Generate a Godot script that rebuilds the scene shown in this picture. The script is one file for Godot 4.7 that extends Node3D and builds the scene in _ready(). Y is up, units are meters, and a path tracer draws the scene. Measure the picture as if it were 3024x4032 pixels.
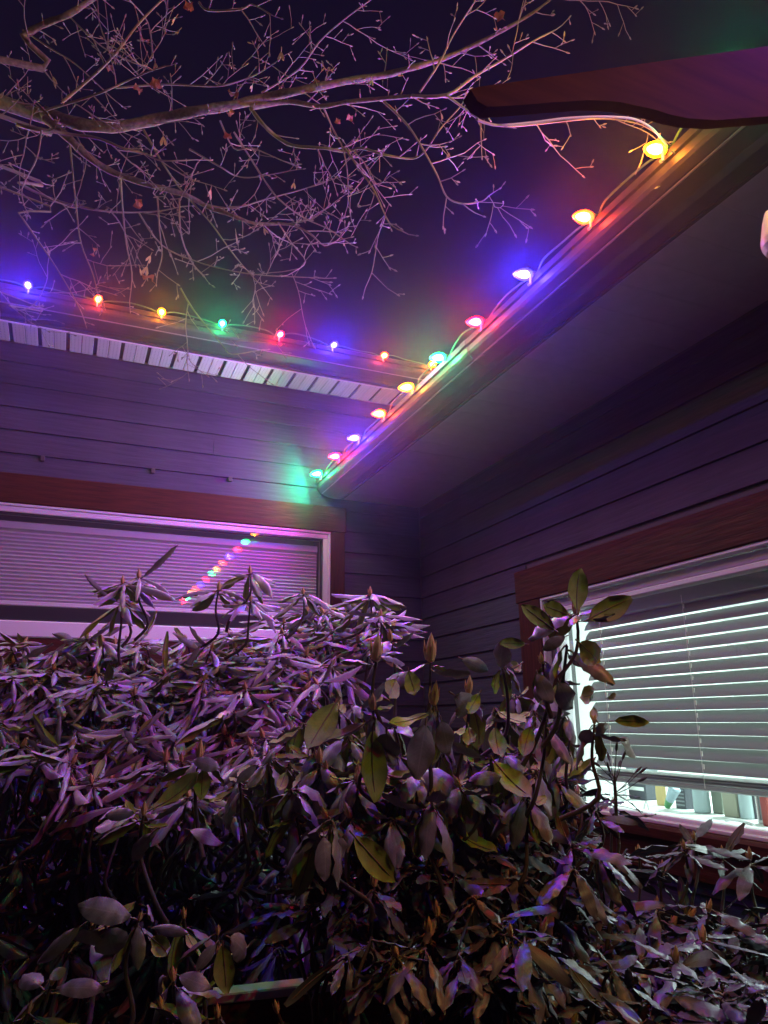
extends Node3D
# Night corner of a clapboard house hung with coloured string lights, rhododendrons in front.
# Metres, y up, ground at y = 0; the back wall lies at z = -4, the side wall at x = 1.979.

const EYE := Vector3(0, 1.5, 0)
const LENS := 2864.8                       # focal length of the photograph in its own pixels
const WALL_Z := -4.0
const WALL_X := 1.979

var M := {}
var rng := RandomNumberGenerator.new()
var turn: Basis

# ---------------------------------------------------------------- points in space
func ray(sx: float, sy: float) -> Vector3:
	return turn * Vector3((sx - 1512.0) / LENS, -(sy - 2016.0) / LENS, -1.0)

func far(sx: float, sy: float, depth: float) -> Vector3:
	return EYE + ray(sx, sy) * depth

# ---------------------------------------------------------------- nodes
func tag(o: Node3D, label: String, category: String, group := "", kind := "") -> Node3D:
	if label != "":
		o.set_meta("label", label)
	if category != "":
		o.set_meta("category", category)
	if group != "":
		o.set_meta("group", group)
	if kind != "":
		o.set_meta("kind", kind)
	return o

func thing(called: String, label: String, category: String, at := Vector3.ZERO, group := "") -> Node3D:
	var o := Node3D.new()
	o.name = called
	o.position = at
	add_child(o, true)
	tag(o, label, category, group)
	return o

func put(called: String, mesh: Mesh, skin: Material, parent: Node, xf := Transform3D()) -> MeshInstance3D:
	var o := MeshInstance3D.new()
	o.name = called
	o.mesh = mesh
	if skin:
		o.material_override = skin
	o.transform = xf
	parent.add_child(o, true)
	return o

# ---------------------------------------------------------------- shapes
func st() -> SurfaceTool:
	var s := SurfaceTool.new()
	s.begin(Mesh.PRIMITIVE_TRIANGLES)
	return s

func done(s: SurfaceTool) -> ArrayMesh:
	return s.commit()

func vtx(s: SurfaceTool, p: Vector3, n: Vector3, uv := Vector2.ZERO) -> void:
	s.set_normal(n)
	s.set_uv(uv)
	s.add_vertex(p)

func tri(s: SurfaceTool, a: Vector3, b: Vector3, c: Vector3, na: Vector3, nb: Vector3, nc: Vector3, ua := Vector2.ZERO, ub := Vector2.ZERO, uc := Vector2.ZERO) -> void:
	if (c - a).cross(b - a).dot(na + nb + nc) >= 0.0:
		vtx(s, a, na, ua); vtx(s, b, nb, ub); vtx(s, c, nc, uc)
	else:
		vtx(s, a, na, ua); vtx(s, c, nc, uc); vtx(s, b, nb, ub)

func face(s: SurfaceTool, pts: Array, out: Vector3) -> void:
	var n: Vector3 = (pts[2] - pts[0]).cross(pts[1] - pts[0]).normalized()
	if n.dot(out) < 0.0:
		n = -n
	for i in range(1, pts.size() - 1):
		tri(s, pts[0], pts[i], pts[i + 1], n, n, n)

# a box with chamfered edges
func box(s: SurfaceTool, c: Vector3, size: Vector3, bev := 0.0, b := Basis()) -> void:
	var h := size * 0.5
	var e: float = minf(bev, minf(h.x, minf(h.y, h.z)) * 0.6)
	var axes := [Vector3(1, 0, 0), Vector3(0, 1, 0), Vector3(0, 0, 1)]
	for i in 3:
		for sg in [-1.0, 1.0]:
			var u: int = (i + 1) % 3
			var w: int = (i + 2) % 3
			var q := []
			for k in [[-1, -1], [1, -1], [1, 1], [-1, 1]]:
				var p := Vector3.ZERO
				p[i] = sg * h[i]
				p[u] = k[0] * (h[u] - e)
				p[w] = k[1] * (h[w] - e)
				q.append(c + b * p)
			face(s, q, b * (axes[i] * sg))
	if e <= 0.0:
		return
	for i in 3:
		var u: int = (i + 1) % 3
		var w: int = (i + 2) % 3
		for su in [-1.0, 1.0]:
			for sw in [-1.0, 1.0]:
				var q := []
				for k in [[0, -1], [0, 1], [1, 1], [1, -1]]:
					var p := Vector3.ZERO
					p[i] = k[1] * (h[i] - e)
					p[u] = su * (h[u] - (e if k[0] == 1 else 0.0))
					p[w] = sw * (h[w] - (e if k[0] == 0 else 0.0))
					q.append(c + b * p)
				var o := Vector3.ZERO
				o[u] = su
				o[w] = sw
				face(s, q, b * o)
	for a in [-1.0, 1.0]:
		for d in [-1.0, 1.0]:
			for f in [-1.0, 1.0]:
				var g := Vector3(a, d, f)
				face(s, [c + b * (Vector3(h.x, h.y - e, h.z - e) * g), c + b * (Vector3(h.x - e, h.y, h.z - e) * g), c + b * (Vector3(h.x - e, h.y - e, h.z) * g)], b * g)

func box_mesh(size: Vector3, bev := 0.0) -> ArrayMesh:
	var s := st()
	box(s, Vector3.ZERO, size, bev)
	return done(s)

# a box between two corners, put where it stands
func slab(called: String, lo: Vector3, hi: Vector3, mat: Material, parent: Node, bev := 0.0) -> MeshInstance3D:
	return put(called, box_mesh(hi - lo, bev), mat, parent, Transform3D(Basis(), (lo + hi) * 0.5))

func tube(s: SurfaceTool, pts: Array, radii: Array, sides := 6, cap := true) -> void:
	var rings := []
	var nors := []
	var side := Vector3.ZERO
	for i in pts.size():
		var d: Vector3 = (pts[mini(i + 1, pts.size() - 1)] - pts[maxi(i - 1, 0)]).normalized()
		if side == Vector3.ZERO:
			side = d.cross(Vector3(0.31, 0.77, 0.56)).normalized()
		side = (side - d * side.dot(d)).normalized()
		var up := d.cross(side)
		var ring := []
		var nr := []
		for k in sides:
			var a := TAU * k / sides
			var n := side * cos(a) + up * sin(a)
			nr.append(n)
			ring.append(pts[i] + n * radii[i])
		rings.append(ring)
		nors.append(nr)
	for i in pts.size() - 1:
		for k in sides:
			var l: int = (k + 1) % sides
			tri(s, rings[i][k], rings[i][l], rings[i + 1][l], nors[i][k], nors[i][l], nors[i + 1][l])
			tri(s, rings[i][k], rings[i + 1][l], rings[i + 1][k], nors[i][k], nors[i + 1][l], nors[i + 1][k])
	if cap:
		for e in [0, pts.size() - 1]:
			var o: Vector3 = (pts[e] - pts[1 if e == 0 else e - 1]).normalized()
			for k in range(1, sides - 1):
				tri(s, rings[e][0], rings[e][k], rings[e][k + 1], o, o, o)

# a turned shape: profile of (radius, height) up the y axis, placed by xf
func lathe(s: SurfaceTool, prof: Array, sides: int, xf := Transform3D()) -> void:
	for i in prof.size() - 1:
		var p: Vector2 = prof[i]
		var q: Vector2 = prof[i + 1]
		var sl := Vector2(q.y - p.y, p.x - q.x).normalized()
		for k in sides:
			var a0 := TAU * k / sides
			var a1 := TAU * (k + 1) / sides
			var d0 := Vector3(cos(a0), 0, sin(a0))
			var d1 := Vector3(cos(a1), 0, sin(a1))
			var n0 := (xf.basis * (d0 * sl.x + Vector3.UP * sl.y)).normalized()
			var n1 := (xf.basis * (d1 * sl.x + Vector3.UP * sl.y)).normalized()
			var a: Vector3 = xf * (d0 * p.x + Vector3.UP * p.y)
			var b: Vector3 = xf * (d1 * p.x + Vector3.UP * p.y)
			var c: Vector3 = xf * (d1 * q.x + Vector3.UP * q.y)
			var d: Vector3 = xf * (d0 * q.x + Vector3.UP * q.y)
			if p.x > 1e-5:
				tri(s, a, b, c, n0, n1, n1)
			if q.x > 1e-5:
				tri(s, a, c, d, n0, n1, n0)

# an outline (x, y of xf) drawn out along xf's z from 0 to depth
func prism(s: SurfaceTool, poly: PackedVector2Array, depth: float, xf := Transform3D()) -> void:
	var idx := Geometry2D.triangulate_polygon(poly)
	for e in [0.0, depth]:
		var o := xf.basis * Vector3(0, 0, -1.0 if e == 0.0 else 1.0)
		for i in range(0, idx.size(), 3):
			var q := []
			for k in 3:
				q.append(xf * Vector3(poly[idx[i + k]].x, poly[idx[i + k]].y, e))
			face(s, q, o)
	var cw := Geometry2D.is_polygon_clockwise(poly)
	for i in poly.size():
		var a := poly[i]
		var b := poly[(i + 1) % poly.size()]
		var n := Vector2(b.y - a.y, a.x - b.x) * (-1.0 if cw else 1.0)
		face(s, [xf * Vector3(a.x, a.y, 0), xf * Vector3(b.x, b.y, 0), xf * Vector3(b.x, b.y, depth), xf * Vector3(a.x, a.y, depth)], xf.basis * Vector3(n.x, n.y, 0))

func smooth_path(pts: Array, steps := 6) -> Array:
	var c := Curve3D.new()
	for i in pts.size():
		var t: Vector3 = (pts[mini(i + 1, pts.size() - 1)] - pts[maxi(i - 1, 0)]) / 6.0
		c.add_point(pts[i], -t, t)
	var out := []
	for i in pts.size() - 1:
		for k in steps:
			out.append(c.sample(i, float(k) / steps))
	out.append(pts[-1])
	return out

# ---------------------------------------------------------------- materials
func mat(color: Color, rough := 0.6, metal := 0.0) -> StandardMaterial3D:
	var m := StandardMaterial3D.new()
	m.albedo_color = color.linear_to_srgb()
	m.roughness = rough
	m.metallic = metal
	return m

func noise_tex(freq: float, oct: int, size: int, seed_at: int, lo: Color, hi: Color, cell := false) -> ImageTexture:
	var n := FastNoiseLite.new()
	n.seed = seed_at
	n.frequency = freq
	n.noise_type = FastNoiseLite.TYPE_CELLULAR if cell else FastNoiseLite.TYPE_SIMPLEX_SMOOTH
	n.fractal_octaves = oct
	var im := n.get_seamless_image(size, size)
	var out := Image.create(size, size, false, Image.FORMAT_RGB8)
	for y in size:
		for x in size:
			out.set_pixel(x, y, lo.lerp(hi, im.get_pixel(x, y).r).linear_to_srgb())
	return ImageTexture.create_from_image(out)

func height_tex(freq: float, oct: int, size: int, seed_at: int) -> ImageTexture:
	return noise_tex(freq, oct, size, seed_at, Color.BLACK, Color.WHITE)

# grain in world axes: scale is repeats per metre along x, y, z
func grained(m: StandardMaterial3D, color: Texture2D, height: Texture2D, scale: Vector3, relief: float) -> StandardMaterial3D:
	m.uv1_triplanar = true
	m.uv1_world_triplanar = true
	m.uv1_triplanar_sharpness = 8.0
	m.uv1_scale = scale
	if color:
		m.albedo_texture = color
		m.albedo_color = Color.WHITE
	if height:
		m.heightmap_enabled = true
		m.heightmap_texture = height
		m.heightmap_scale = relief
	return m

func glow(color: Color, energy: float, base := Color(0.8, 0.8, 0.8)) -> StandardMaterial3D:
	var m := mat(base, 0.3)
	m.emission_enabled = true
	m.emission = color.linear_to_srgb()
	m.emission_energy_multiplier = energy
	return m

func make_materials() -> void:
	var wood_h := height_tex(0.012, 5, 256, 11)
	var fine_h := height_tex(0.03, 4, 256, 12)
	# painted lap siding: long grain along the board
	for w in [["siding_back", Vector3(0.9, 14, 0.9)], ["siding_side", Vector3(0.9, 14, 0.9)]]:
		M[w[0]] = grained(mat(Color.WHITE, 0.62), noise_tex(0.012, 4, 256, 3, Color(0.052, 0.046, 0.074), Color(0.078, 0.070, 0.108)), wood_h, w[1], 0.22)
	M.stain = grained(mat(Color.WHITE, 0.5), noise_tex(0.014, 5, 256, 5, Color(0.04, 0.010, 0.005), Color(0.09, 0.023, 0.011)), wood_h, Vector3(1.2, 16, 1.2), 0.16)
	M.stain_post = grained(mat(Color.WHITE, 0.5), noise_tex(0.014, 5, 256, 6, Color(0.04, 0.010, 0.005), Color(0.09, 0.023, 0.011)), wood_h, Vector3(16, 1.2, 16), 0.16)
	for k in [M.stain, M.stain_post]:
		k.roughness = 0.62
		k.metallic_specular = 0.3
	for k in [M.siding_back, M.siding_side]:
		k.metallic_specular = 0.3
	M.gutter = grained(mat(Color.WHITE, 0.38), noise_tex(0.02, 3, 256, 7, Color(0.034, 0.029, 0.032), Color(0.05, 0.043, 0.047)), null, Vector3(1.5, 3, 1.5), 0.0)
	M.fascia = mat(Color(0.06, 0.05, 0.05), 0.6)
	M.vinyl = mat(Color(0.76, 0.74, 0.75), 0.35)
	M.vinyl_dark = mat(Color(0.05, 0.05, 0.055), 0.4)
	M.seal = mat(Color(0.03, 0.03, 0.032), 0.5)
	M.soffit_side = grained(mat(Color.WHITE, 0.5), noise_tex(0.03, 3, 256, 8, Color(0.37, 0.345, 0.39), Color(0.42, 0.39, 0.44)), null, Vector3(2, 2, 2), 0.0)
	# perforated soffit: rows of small holes
	var per := Image.create(64, 64, false, Image.FORMAT_RGB8)
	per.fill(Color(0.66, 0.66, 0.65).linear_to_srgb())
	for r in 4:
		for q in 4:
			for dy in 4:
				for dx in 4:
					if Vector2(dx - 1.5, dy - 1.5).length() < 2.1:
						per.set_pixel(r * 16 + 4 + dx, (q * 16 + 4 + dy + (8 if r % 2 else 0)) % 64, Color(0.16, 0.16, 0.16).linear_to_srgb())
	M.soffit_back = mat(Color.WHITE, 0.45)
	M.soffit_back.albedo_texture = ImageTexture.create_from_image(per)
	M.soffit_back.uv1_triplanar = true
	M.soffit_back.uv1_world_triplanar = true
	M.soffit_back.uv1_scale = Vector3(14, 14, 14)
	M.groove = mat(Color(0.10, 0.095, 0.09), 0.7)
	M.roof = grained(mat(Color.WHITE, 0.95), noise_tex(0.2, 2, 256, 9, Color(0.03, 0.03, 0.032), Color(0.09, 0.085, 0.08)), fine_h, Vector3(6, 6, 6), 0.3)
	M.sheath = mat(Color(0.1, 0.1, 0.1), 0.8)
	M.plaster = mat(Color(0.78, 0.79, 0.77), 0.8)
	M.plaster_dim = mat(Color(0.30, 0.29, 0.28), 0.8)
	M.soil = grained(mat(Color.WHITE, 0.95), noise_tex(0.06, 5, 256, 10, Color(0.012, 0.010, 0.008), Color(0.06, 0.045, 0.035)), fine_h, Vector3(3, 3, 3), 2.0)
	var pane := mat(Color(1, 1, 1), 0.0)
	pane.albedo_color = Color(1, 1, 1, 0.02)
	pane.transparency = BaseMaterial3D.TRANSPARENCY_ALPHA
	pane.metallic_specular = 0.5
	M.pane = pane
	M.wire = mat(Color(0.06, 0.16, 0.07), 0.45)
	M.socket = mat(Color(0.05, 0.13, 0.06), 0.5)
	var clip := mat(Color(0.42, 0.42, 0.42), 0.3)
	M.highlight_bead = mat(Color(0.24, 0.21, 0.21), 0.35)  # paler than the gutter, so the crease shows as a lit line
	M.clip = clip
	M.shade = mat(Color(0.46, 0.43, 0.46), 0.8)
	M.slat = mat(Color(0.21, 0.225, 0.21), 0.5)
	M.cord = mat(Color(0.75, 0.73, 0.62), 0.8)

# ---------------------------------------------------------------- siding
# lap boards run along x (back wall) or z (side wall); the lower edge stands proud
func lap_board(length: float, height: float) -> ArrayMesh:
	var s := st()
	prism(s, PackedVector2Array([Vector2(0, 0), Vector2(0.0125, 0), Vector2(0.0135, 0.0015), Vector2(0.0035, height), Vector2(0, height)]), length, Transform3D(Basis(Vector3(0, 0, 1), Vector3(0, 1, 0), Vector3(-1, 0, 0)), Vector3(length * 0.5, 0, 0)))
	return done(s)

func board(a: float, b: float, y0: float, y1: float, back: bool, parent: Node) -> void:
	y0 += rng.randf_range(-0.0012, 0.0006)
	if b - a < 0.02 or y1 - y0 < 0.012:
		return
	var xf := Transform3D(Basis(), Vector3((a + b) * 0.5, y0, WALL_Z - 0.012))
	if not back:   # boards face -x
		xf = Transform3D(Basis(Vector3(0, 0, 1), Vector3.UP, Vector3(-1, 0, 0)), Vector3(WALL_X + 0.012, y0, (a + b) * 0.5))
	put("siding_board", lap_board(b - a, y1 - y0), M.siding_back if back else M.siding_side, parent, xf)

func course_boards(from: float, to: float, bottom: float, top: float, hole: Array, back: bool, parent: Node) -> void:
	var step := 0.1275
	var y := EYE.y + 0.967 - step * 19
	while y < top:
		var y0 := maxf(y, bottom)
		var y1 := minf(y + step - 0.0015, top)
		if y1 > y0:
			if y1 > hole[2] + 0.02 and y0 < hole[3] - 0.02:
				board(from, hole[0] + 0.02, y0, y1, back, parent)
				board(hole[1] - 0.02, to, y0, y1, back, parent)
			else:
				var cut := from + (to - from) * (0.25 + 0.5 * rng.randf())      # butt joint
				if rng.randf() < 0.45:
					board(from, cut - 0.001, y0, y1, back, parent)
					board(cut + 0.001, to, y0, y1, back, parent)
				else:
					board(from, to, y0, y1, back, parent)
		y += step

func build_walls() -> void:
	var wa := thing("house_wall", "back wall of dark grey lap siding under the left eave, with the wide shaded window", "wall", Vector3.ZERO)
	var top := 3.475
	var hole := [-1.7, 1.46, 1.86, 2.73]
	# sheathing round the opening
	slab("sheathing", Vector3(-2.7, 0, -4.13), Vector3(-1.66, top, -4.0125), M.sheath, wa)
	slab("sheathing", Vector3(1.40, 0, -4.13), Vector3(2.9, top, -4.0125), M.sheath, wa)
	slab("sheathing", Vector3(-1.66, 0, -4.13), Vector3(1.40, 1.90, -4.0125), M.sheath, wa)
	slab("sheathing", Vector3(-1.66, 2.60, -4.13), Vector3(1.40, top, -4.0125), M.sheath, wa)
	course_boards(-2.7, WALL_X - 0.002, 0.08, top - 0.004, hole, true, wa)
	for p in [[-0.211, 2.833], [0.344, 2.835], [0.771, 2.838]]:
		var s := st()
		box(s, Vector3.ZERO, Vector3(0.022, 0.03, 0.014), 0.003)
		put("siding_clip", done(s), M.fascia, wa, Transform3D(Basis(), Vector3(p[0], p[1], -3.994)))
	var wb := thing("house_wall", "side wall of dark grey lap siding on the right, around the lit window with blinds", "wall", Vector3.ZERO)
	var hb := [-2.90, -0.80, 1.09, 2.17]
	slab("sheathing", Vector3(WALL_X + 0.0125, 0, -4.0), Vector3(2.09, 2.80, -2.70), M.sheath, wb)
	slab("sheathing", Vector3(WALL_X + 0.0125, 0, -0.98), Vector3(2.09, 2.80, 2.6), M.sheath, wb)
	slab("sheathing", Vector3(WALL_X + 0.0125, 0, -2.70), Vector3(2.09, 1.13, -0.98), M.sheath, wb)
	slab("sheathing", Vector3(WALL_X + 0.0125, 2.03, -2.70), Vector3(2.09, 2.80, -0.98), M.sheath, wb)
	course_boards(-3.998, 2.6, 0.08, 2.785, hb, false, wb)

# ---------------------------------------------------------------- windows
# frames are rings in the plane of the wall: u runs along the wall, y up; place() turns (u, y, out) into space
func spot(back: bool, u: float, y: float, out: float) -> Vector3:
	return Vector3(u, y, WALL_Z + out) if back else Vector3(WALL_X - out, y, u)

func bar(called: String, back: bool, u0: float, u1: float, y0: float, y1: float, o0: float, o1: float, m: Material, parent: Node, bev := 0.003) -> MeshInstance3D:
	var a := spot(back, u0, y0, o0)
	var b := spot(back, u1, y1, o1)
	var lo := Vector3(minf(a.x, b.x), minf(a.y, b.y), minf(a.z, b.z))
	var hi := Vector3(maxf(a.x, b.x), maxf(a.y, b.y), maxf(a.z, b.z))
	return slab(called, lo, hi, m, parent, bev)

func ring(called: String, back: bool, u0: float, u1: float, y0: float, y1: float, w: float, o0: float, o1: float, m: Material, parent: Node, bev := 0.003) -> void:
	bar(called, back, u0, u1, y1 - w, y1, o0, o1, m, parent, bev)
	bar(called, back, u0, u1, y0, y0 + w, o0, o1, m, parent, bev)
	bar(called, back, u0, u0 + w, y0 + w, y1 - w, o0, o1, m, parent, bev)
	bar(called, back, u1 - w, u1, y0 + w, y1 - w, o0, o1, m, parent, bev)

func pane(back: bool, u0: float, u1: float, y0: float, y1: float, out: float, tilt: Vector2, parent: Node) -> void:
	var s := st()
	var c := spot(back, (u0 + u1) * 0.5, (y0 + y1) * 0.5, out)
	var hx := (u1 - u0) * 0.5
	var hy := (y1 - y0) * 0.5
	var b := Basis(Vector3.UP, tilt.x) * Basis(Vector3.RIGHT, tilt.y) if back else Basis(Vector3.UP, -PI / 2 + tilt.x) * Basis(Vector3.RIGHT, tilt.y)
	face(s, [b * Vector3(-hx, -hy, 0), b * Vector3(hx, -hy, 0), b * Vector3(hx, hy, 0), b * Vector3(-hx, hy, 0)], b * Vector3(0, 0, 1))
	put("pane", done(s), M.pane, parent, Transform3D(Basis(), c))

func build_back_window() -> void:
	var w := thing("window", "wide white framed window with closed pleated shade and red brown casing on the back wall", "window")
	bar("head_casing", true, -1.76, 1.475, 2.576, 2.732, -0.012, 0.030, M.stain, w, 0.004)
	bar("side_casing", true, 1.380, 1.468, 1.80, 2.5755, -0.012, 0.027, M.stain_post, w, 0.004)
	bar("side_casing", true, -1.755, -1.665, 1.80, 2.5755, -0.012, 0.027, M.stain_post, w, 0.004)
	bar("apron_casing", true, -1.76, 1.475, 1.76, 1.90, -0.012, 0.028, M.stain, w, 0.004)
	ring("frame_lip", true, -1.664, 1.379, 1.902, 2.5755, 0.014, -0.010, 0.022, M.vinyl, w)
	ring("frame", true, -1.651, 1.366, 1.915, 2.562, 0.030, -0.075, 0.012, M.vinyl, w, 0.004)
	bar("sill", true, -1.664, 1.379, 1.904, 1.985, -0.09, 0.034, M.vinyl, w, 0.006)
	ring("glazing_bead", true, -1.622, 1.337, 1.986, 2.533, 0.008, -0.030, 0.004, M.seal, w, 0.001)
	pane(true, -1.62, 1.335, 1.988, 2.531, 0.0055, Vector2(0, 0), w)
	pane(true, -1.62, 1.335, 1.988, 2.531, -0.014, Vector2(0.0015, 0.0042), w)
	# the room behind is dark
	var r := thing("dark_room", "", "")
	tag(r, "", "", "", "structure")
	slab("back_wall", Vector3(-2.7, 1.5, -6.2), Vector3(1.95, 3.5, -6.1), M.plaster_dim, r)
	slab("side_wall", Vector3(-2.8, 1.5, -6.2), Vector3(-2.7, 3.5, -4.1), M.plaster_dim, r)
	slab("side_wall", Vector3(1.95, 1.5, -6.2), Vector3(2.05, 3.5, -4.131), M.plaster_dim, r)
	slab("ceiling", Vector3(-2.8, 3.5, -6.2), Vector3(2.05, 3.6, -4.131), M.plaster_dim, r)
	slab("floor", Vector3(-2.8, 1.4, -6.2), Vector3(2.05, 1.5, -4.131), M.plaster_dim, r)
	# cellular shade
	var sh := thing("pleated_blind", "pale pleated cellular shade drawn down behind the glass of the back window", "shade", Vector3(-0.16, 0, -4.075))
	var half := 1.482
	slab("head_rail", Vector3(-half, 2.46, -0.02), Vector3(half, 2.50, 0.022), M.shade, sh, 0.004)
	var ps := st()
	var pitch := 0.0198
	prism(ps, PackedVector2Array([Vector2(-0.012, 0), Vector2(0.0, 0), Vector2(0.009, pitch * 0.5), Vector2(0.0, pitch), Vector2(-0.012, pitch), Vector2(-0.02, pitch * 0.5)]), half * 2, Transform3D(Basis(Vector3(0, 0, 1), Vector3(0, 1, 0), Vector3(-1, 0, 0)), Vector3(half, 0, 0)))
	var pm := done(ps)
	for k in 19:
		put("pleat", pm, M.shade, sh, Transform3D(Basis(), Vector3(0, 2.094 + pitch * k, 0)))
	slab("bottom_rail", Vector3(-half, 2.072, -0.014), Vector3(half, 2.0938, 0.012), M.vinyl, sh, 0.003)

func build_side_window() -> void:
	var w := thing("window", "lit window with white frame and red brown casing on the side wall at the right", "window")
	bar("head_casing", false, -2.93, -0.74, 2.020, 2.172, -0.012, 0.030, M.stain, w, 0.004)
	bar("side_casing", false, -2.915, -2.745, 1.06, 2.0195, -0.012, 0.027, M.stain_post, w, 0.004)
	bar("side_casing", false, -0.93, -0.76, 1.06, 2.0195, -0.012, 0.027, M.stain_post, w, 0.004)
	ring("frame_lip", false, -2.744, -0.931, 1.135, 2.0195, 0.012, -0.020, 0.022, M.vinyl, w, 0.002)
	ring("frame", false, -2.731, -0.944, 1.118, 2.007, 0.040, -0.085, -0.020, M.vinyl, w, 0.004)
	ring("sash", false, -2.690, -0.985, 1.138, 1.966, 0.022, -0.060, -0.008, M.vinyl, w, 0.004)
	bar("sill", false, -2.95, -0.72, 1.085, 1.134, -0.02, 0.052, M.stain, w, 0.010)
	bar("apron_casing", false, -2.92, -0.75, 0.98, 1.0845, -0.012, 0.026, M.stain, w, 0.004)
	pane(false, -2.668, -1.007, 1.160, 1.944, -0.024, Vector2(0, 0), w)
	pane(false, -2.668, -1.007, 1.160, 1.944, -0.040, Vector2(0.002, -0.001), w)
	# lit room
	var r := thing("lit_room", "", "")
	tag(r, "", "", "", "structure")
	var x0 := 2.0905
	slab("window_return", Vector3(2.066, 1.02, -2.80), Vector3(2.24, 1.118, -0.9), M.plaster, r, 0.004)
	slab("window_return", Vector3(2.066, 1.1185, -2.80), Vector3(2.20, 2.02, -2.705), M.plaster, r, 0.004)
	slab("window_return", Vector3(2.066, 1.1185, -0.98), Vector3(2.20, 2.02, -0.90), M.plaster, r, 0.004)
	slab("window_return", Vector3(2.066, 2.0205, -2.80), Vector3(2.20, 2.10, -0.90), M.plaster, r, 0.004)
	slab("inner_wall", Vector3(x0, 0.3, -4.1), Vector3(2.20, 2.75, -2.801), M.plaster, r)
	slab("inner_wall", Vector3(x0, 0.3, -0.899), Vector3(2.20, 2.75, 0.6), M.plaster, r)
	slab("inner_wall", Vector3(x0, 0.3, -2.80), Vector3(2.20, 1.0195, -0.90), M.plaster, r)
	slab("inner_wall", Vector3(x0, 2.1005, -2.80), Vector3(2.20, 2.75, -0.90), M.plaster, r)
	slab("back_wall", Vector3(4.6, 0.3, -4.1), Vector3(4.7, 2.75, 0.6), M.plaster, r)
	slab("side_wall", Vector3(x0, 0.3, -4.2), Vector3(4.7, 2.75, -4.1005), M.plaster, r)
	slab("side_wall", Vector3(x0, 0.3, 0.6005), Vector3(4.7, 2.75, 0.7), M.plaster, r)
	slab("ceiling", Vector3(x0, 2.7505, -4.2), Vector3(4.7, 2.85, 0.7), M.plaster, r)
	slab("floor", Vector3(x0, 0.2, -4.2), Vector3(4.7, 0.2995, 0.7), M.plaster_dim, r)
	var lamp := thing("ceiling_light", "white ceiling light panel inside the lit room behind the blinds", "ceiling light", Vector3(3.9, 2.725, -2.0))
	put("light_panel", box_mesh(Vector3(0.6, 0.03, 1.2), 0.004), M.panel, lamp)
	var al := AreaLight3D.new()
	al.name = "light"
	al.area_size = Vector2(0.58, 1.18)
	al.light_color = Color(0.86, 1.0, 0.97)
	al.light_energy = ROOM
	al.set("area_range", 9.0)
	al.shadow_enabled = true
	al.transform = Transform3D(Basis(Vector3.RIGHT, -PI / 2), Vector3(0, -0.02, 0))
	lamp.add_child(al, true)
	# blind
	var bl := thing("window_blind", "white slatted blind half open behind the glass of the lit right window", "blind", Vector3(2.108, 0, -1.835))
	slab("head_rail", Vector3(-0.028, 1.903, -0.79), Vector3(0.026, 1.985, 0.79), M.slat, bl, 0.004)
	var s := st()
	var n := 6
	for i in n:      # crowned slat, tilted with its inner edge high
		var f0 := float(i) / n * 2.0 - 1.0
		var f1 := float(i + 1) / n * 2.0 - 1.0
		var q := []
		for f in [f0, f1]:
			q.append(Vector2(f * 0.025, 0.0042 * (1.0 - f * f)))
		var na := Vector3(0.0042 * 2 * f0 / 0.025, 1, 0).normalized()
		var nb := Vector3(0.0042 * 2 * f1 / 0.025, 1, 0).normalized()
		for side in [1.0, -1.0]:
			var o: float = 0.0 if side > 0 else -0.0014
			var a := Vector3(q[0].x, q[0].y + o, -0.785)
			var b := Vector3(q[1].x, q[1].y + o, -0.785)
			var c := Vector3(q[1].x, q[1].y + o, 0.785)
			var d := Vector3(q[0].x, q[0].y + o, 0.785)
			tri(s, a, b, c, na * side, nb * side, nb * side)
			tri(s, a, c, d, na * side, nb * side, na * side)
	for e in [-1.0, 1.0]:
		face(s, [Vector3(e * 0.025, 0, -0.785), Vector3(e * 0.025, -0.0014, -0.785), Vector3(e * 0.025, -0.0014, 0.785), Vector3(e * 0.025, 0, 0.785)], Vector3(e, 0, 0))
	var sm := done(s)
	for k in 14:
		var tilt := deg_to_rad(SLAT_TILT + rng.randf_range(-1.5, 1.5))
		put("slat", sm, M.slat, bl, Transform3D(Basis(Vector3(0, 0, 1), tilt) * Basis(Vector3(0, 1, 0), rng.randf_range(-0.0015, 0.0015)), Vector3(rng.randf_range(-0.001, 0.001), 1.885 - 0.0432 * k, 0)))
	for k in 3:     # the lowest slats lie stacked on the bottom rail
		put("slat", sm, M.slat, bl, Transform3D(Basis(Vector3(0, 0, 1), 0.12), Vector3(0, 1.290 - 0.009 * k, 0)))
	slab("bottom_rail", Vector3(-0.026, 1.246, -0.785), Vector3(0.026, 1.264, 0.785), M.slat, bl, 0.004)
	for z in [-0.665, -0.195, 0.30]:
		for x in [-0.0285]:
			var c := st()
			tube(c, [Vector3(x, 1.93, z), Vector3(x - 0.001, 1.6, z + 0.001), Vector3(x, 1.255, z)], [0.0011, 0.0011, 0.0011], 5)
			put("ladder_cord", done(c), M.cord, bl)
		for k in 14:
			var c := st()
			tube(c, [Vector3(-0.0262, 1.902 - 0.0432 * k - 0.006, z + 0.004), Vector3(-0.0275, 1.886 - 0.0432 * k - 0.006, z + 0.0035)], [0.0027, 0.0027], 6)
			put("ladder_tape", done(c), M.cord, bl)

# ---------------------------------------------------------------- eaves
func sheet(path: Array, thick: float) -> PackedVector2Array:
	var out := PackedVector2Array()
	var inner := PackedVector2Array()
	for i in path.size():
		var d: Vector2 = (path[mini(i + 1, path.size() - 1)] - path[maxi(i - 1, 0)]).normalized()
		out.append(path[i])
		inner.append(path[i] + Vector2(-d.y, d.x) * thick)
	inner.reverse()
	out.append_array(inner)
	return out

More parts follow.
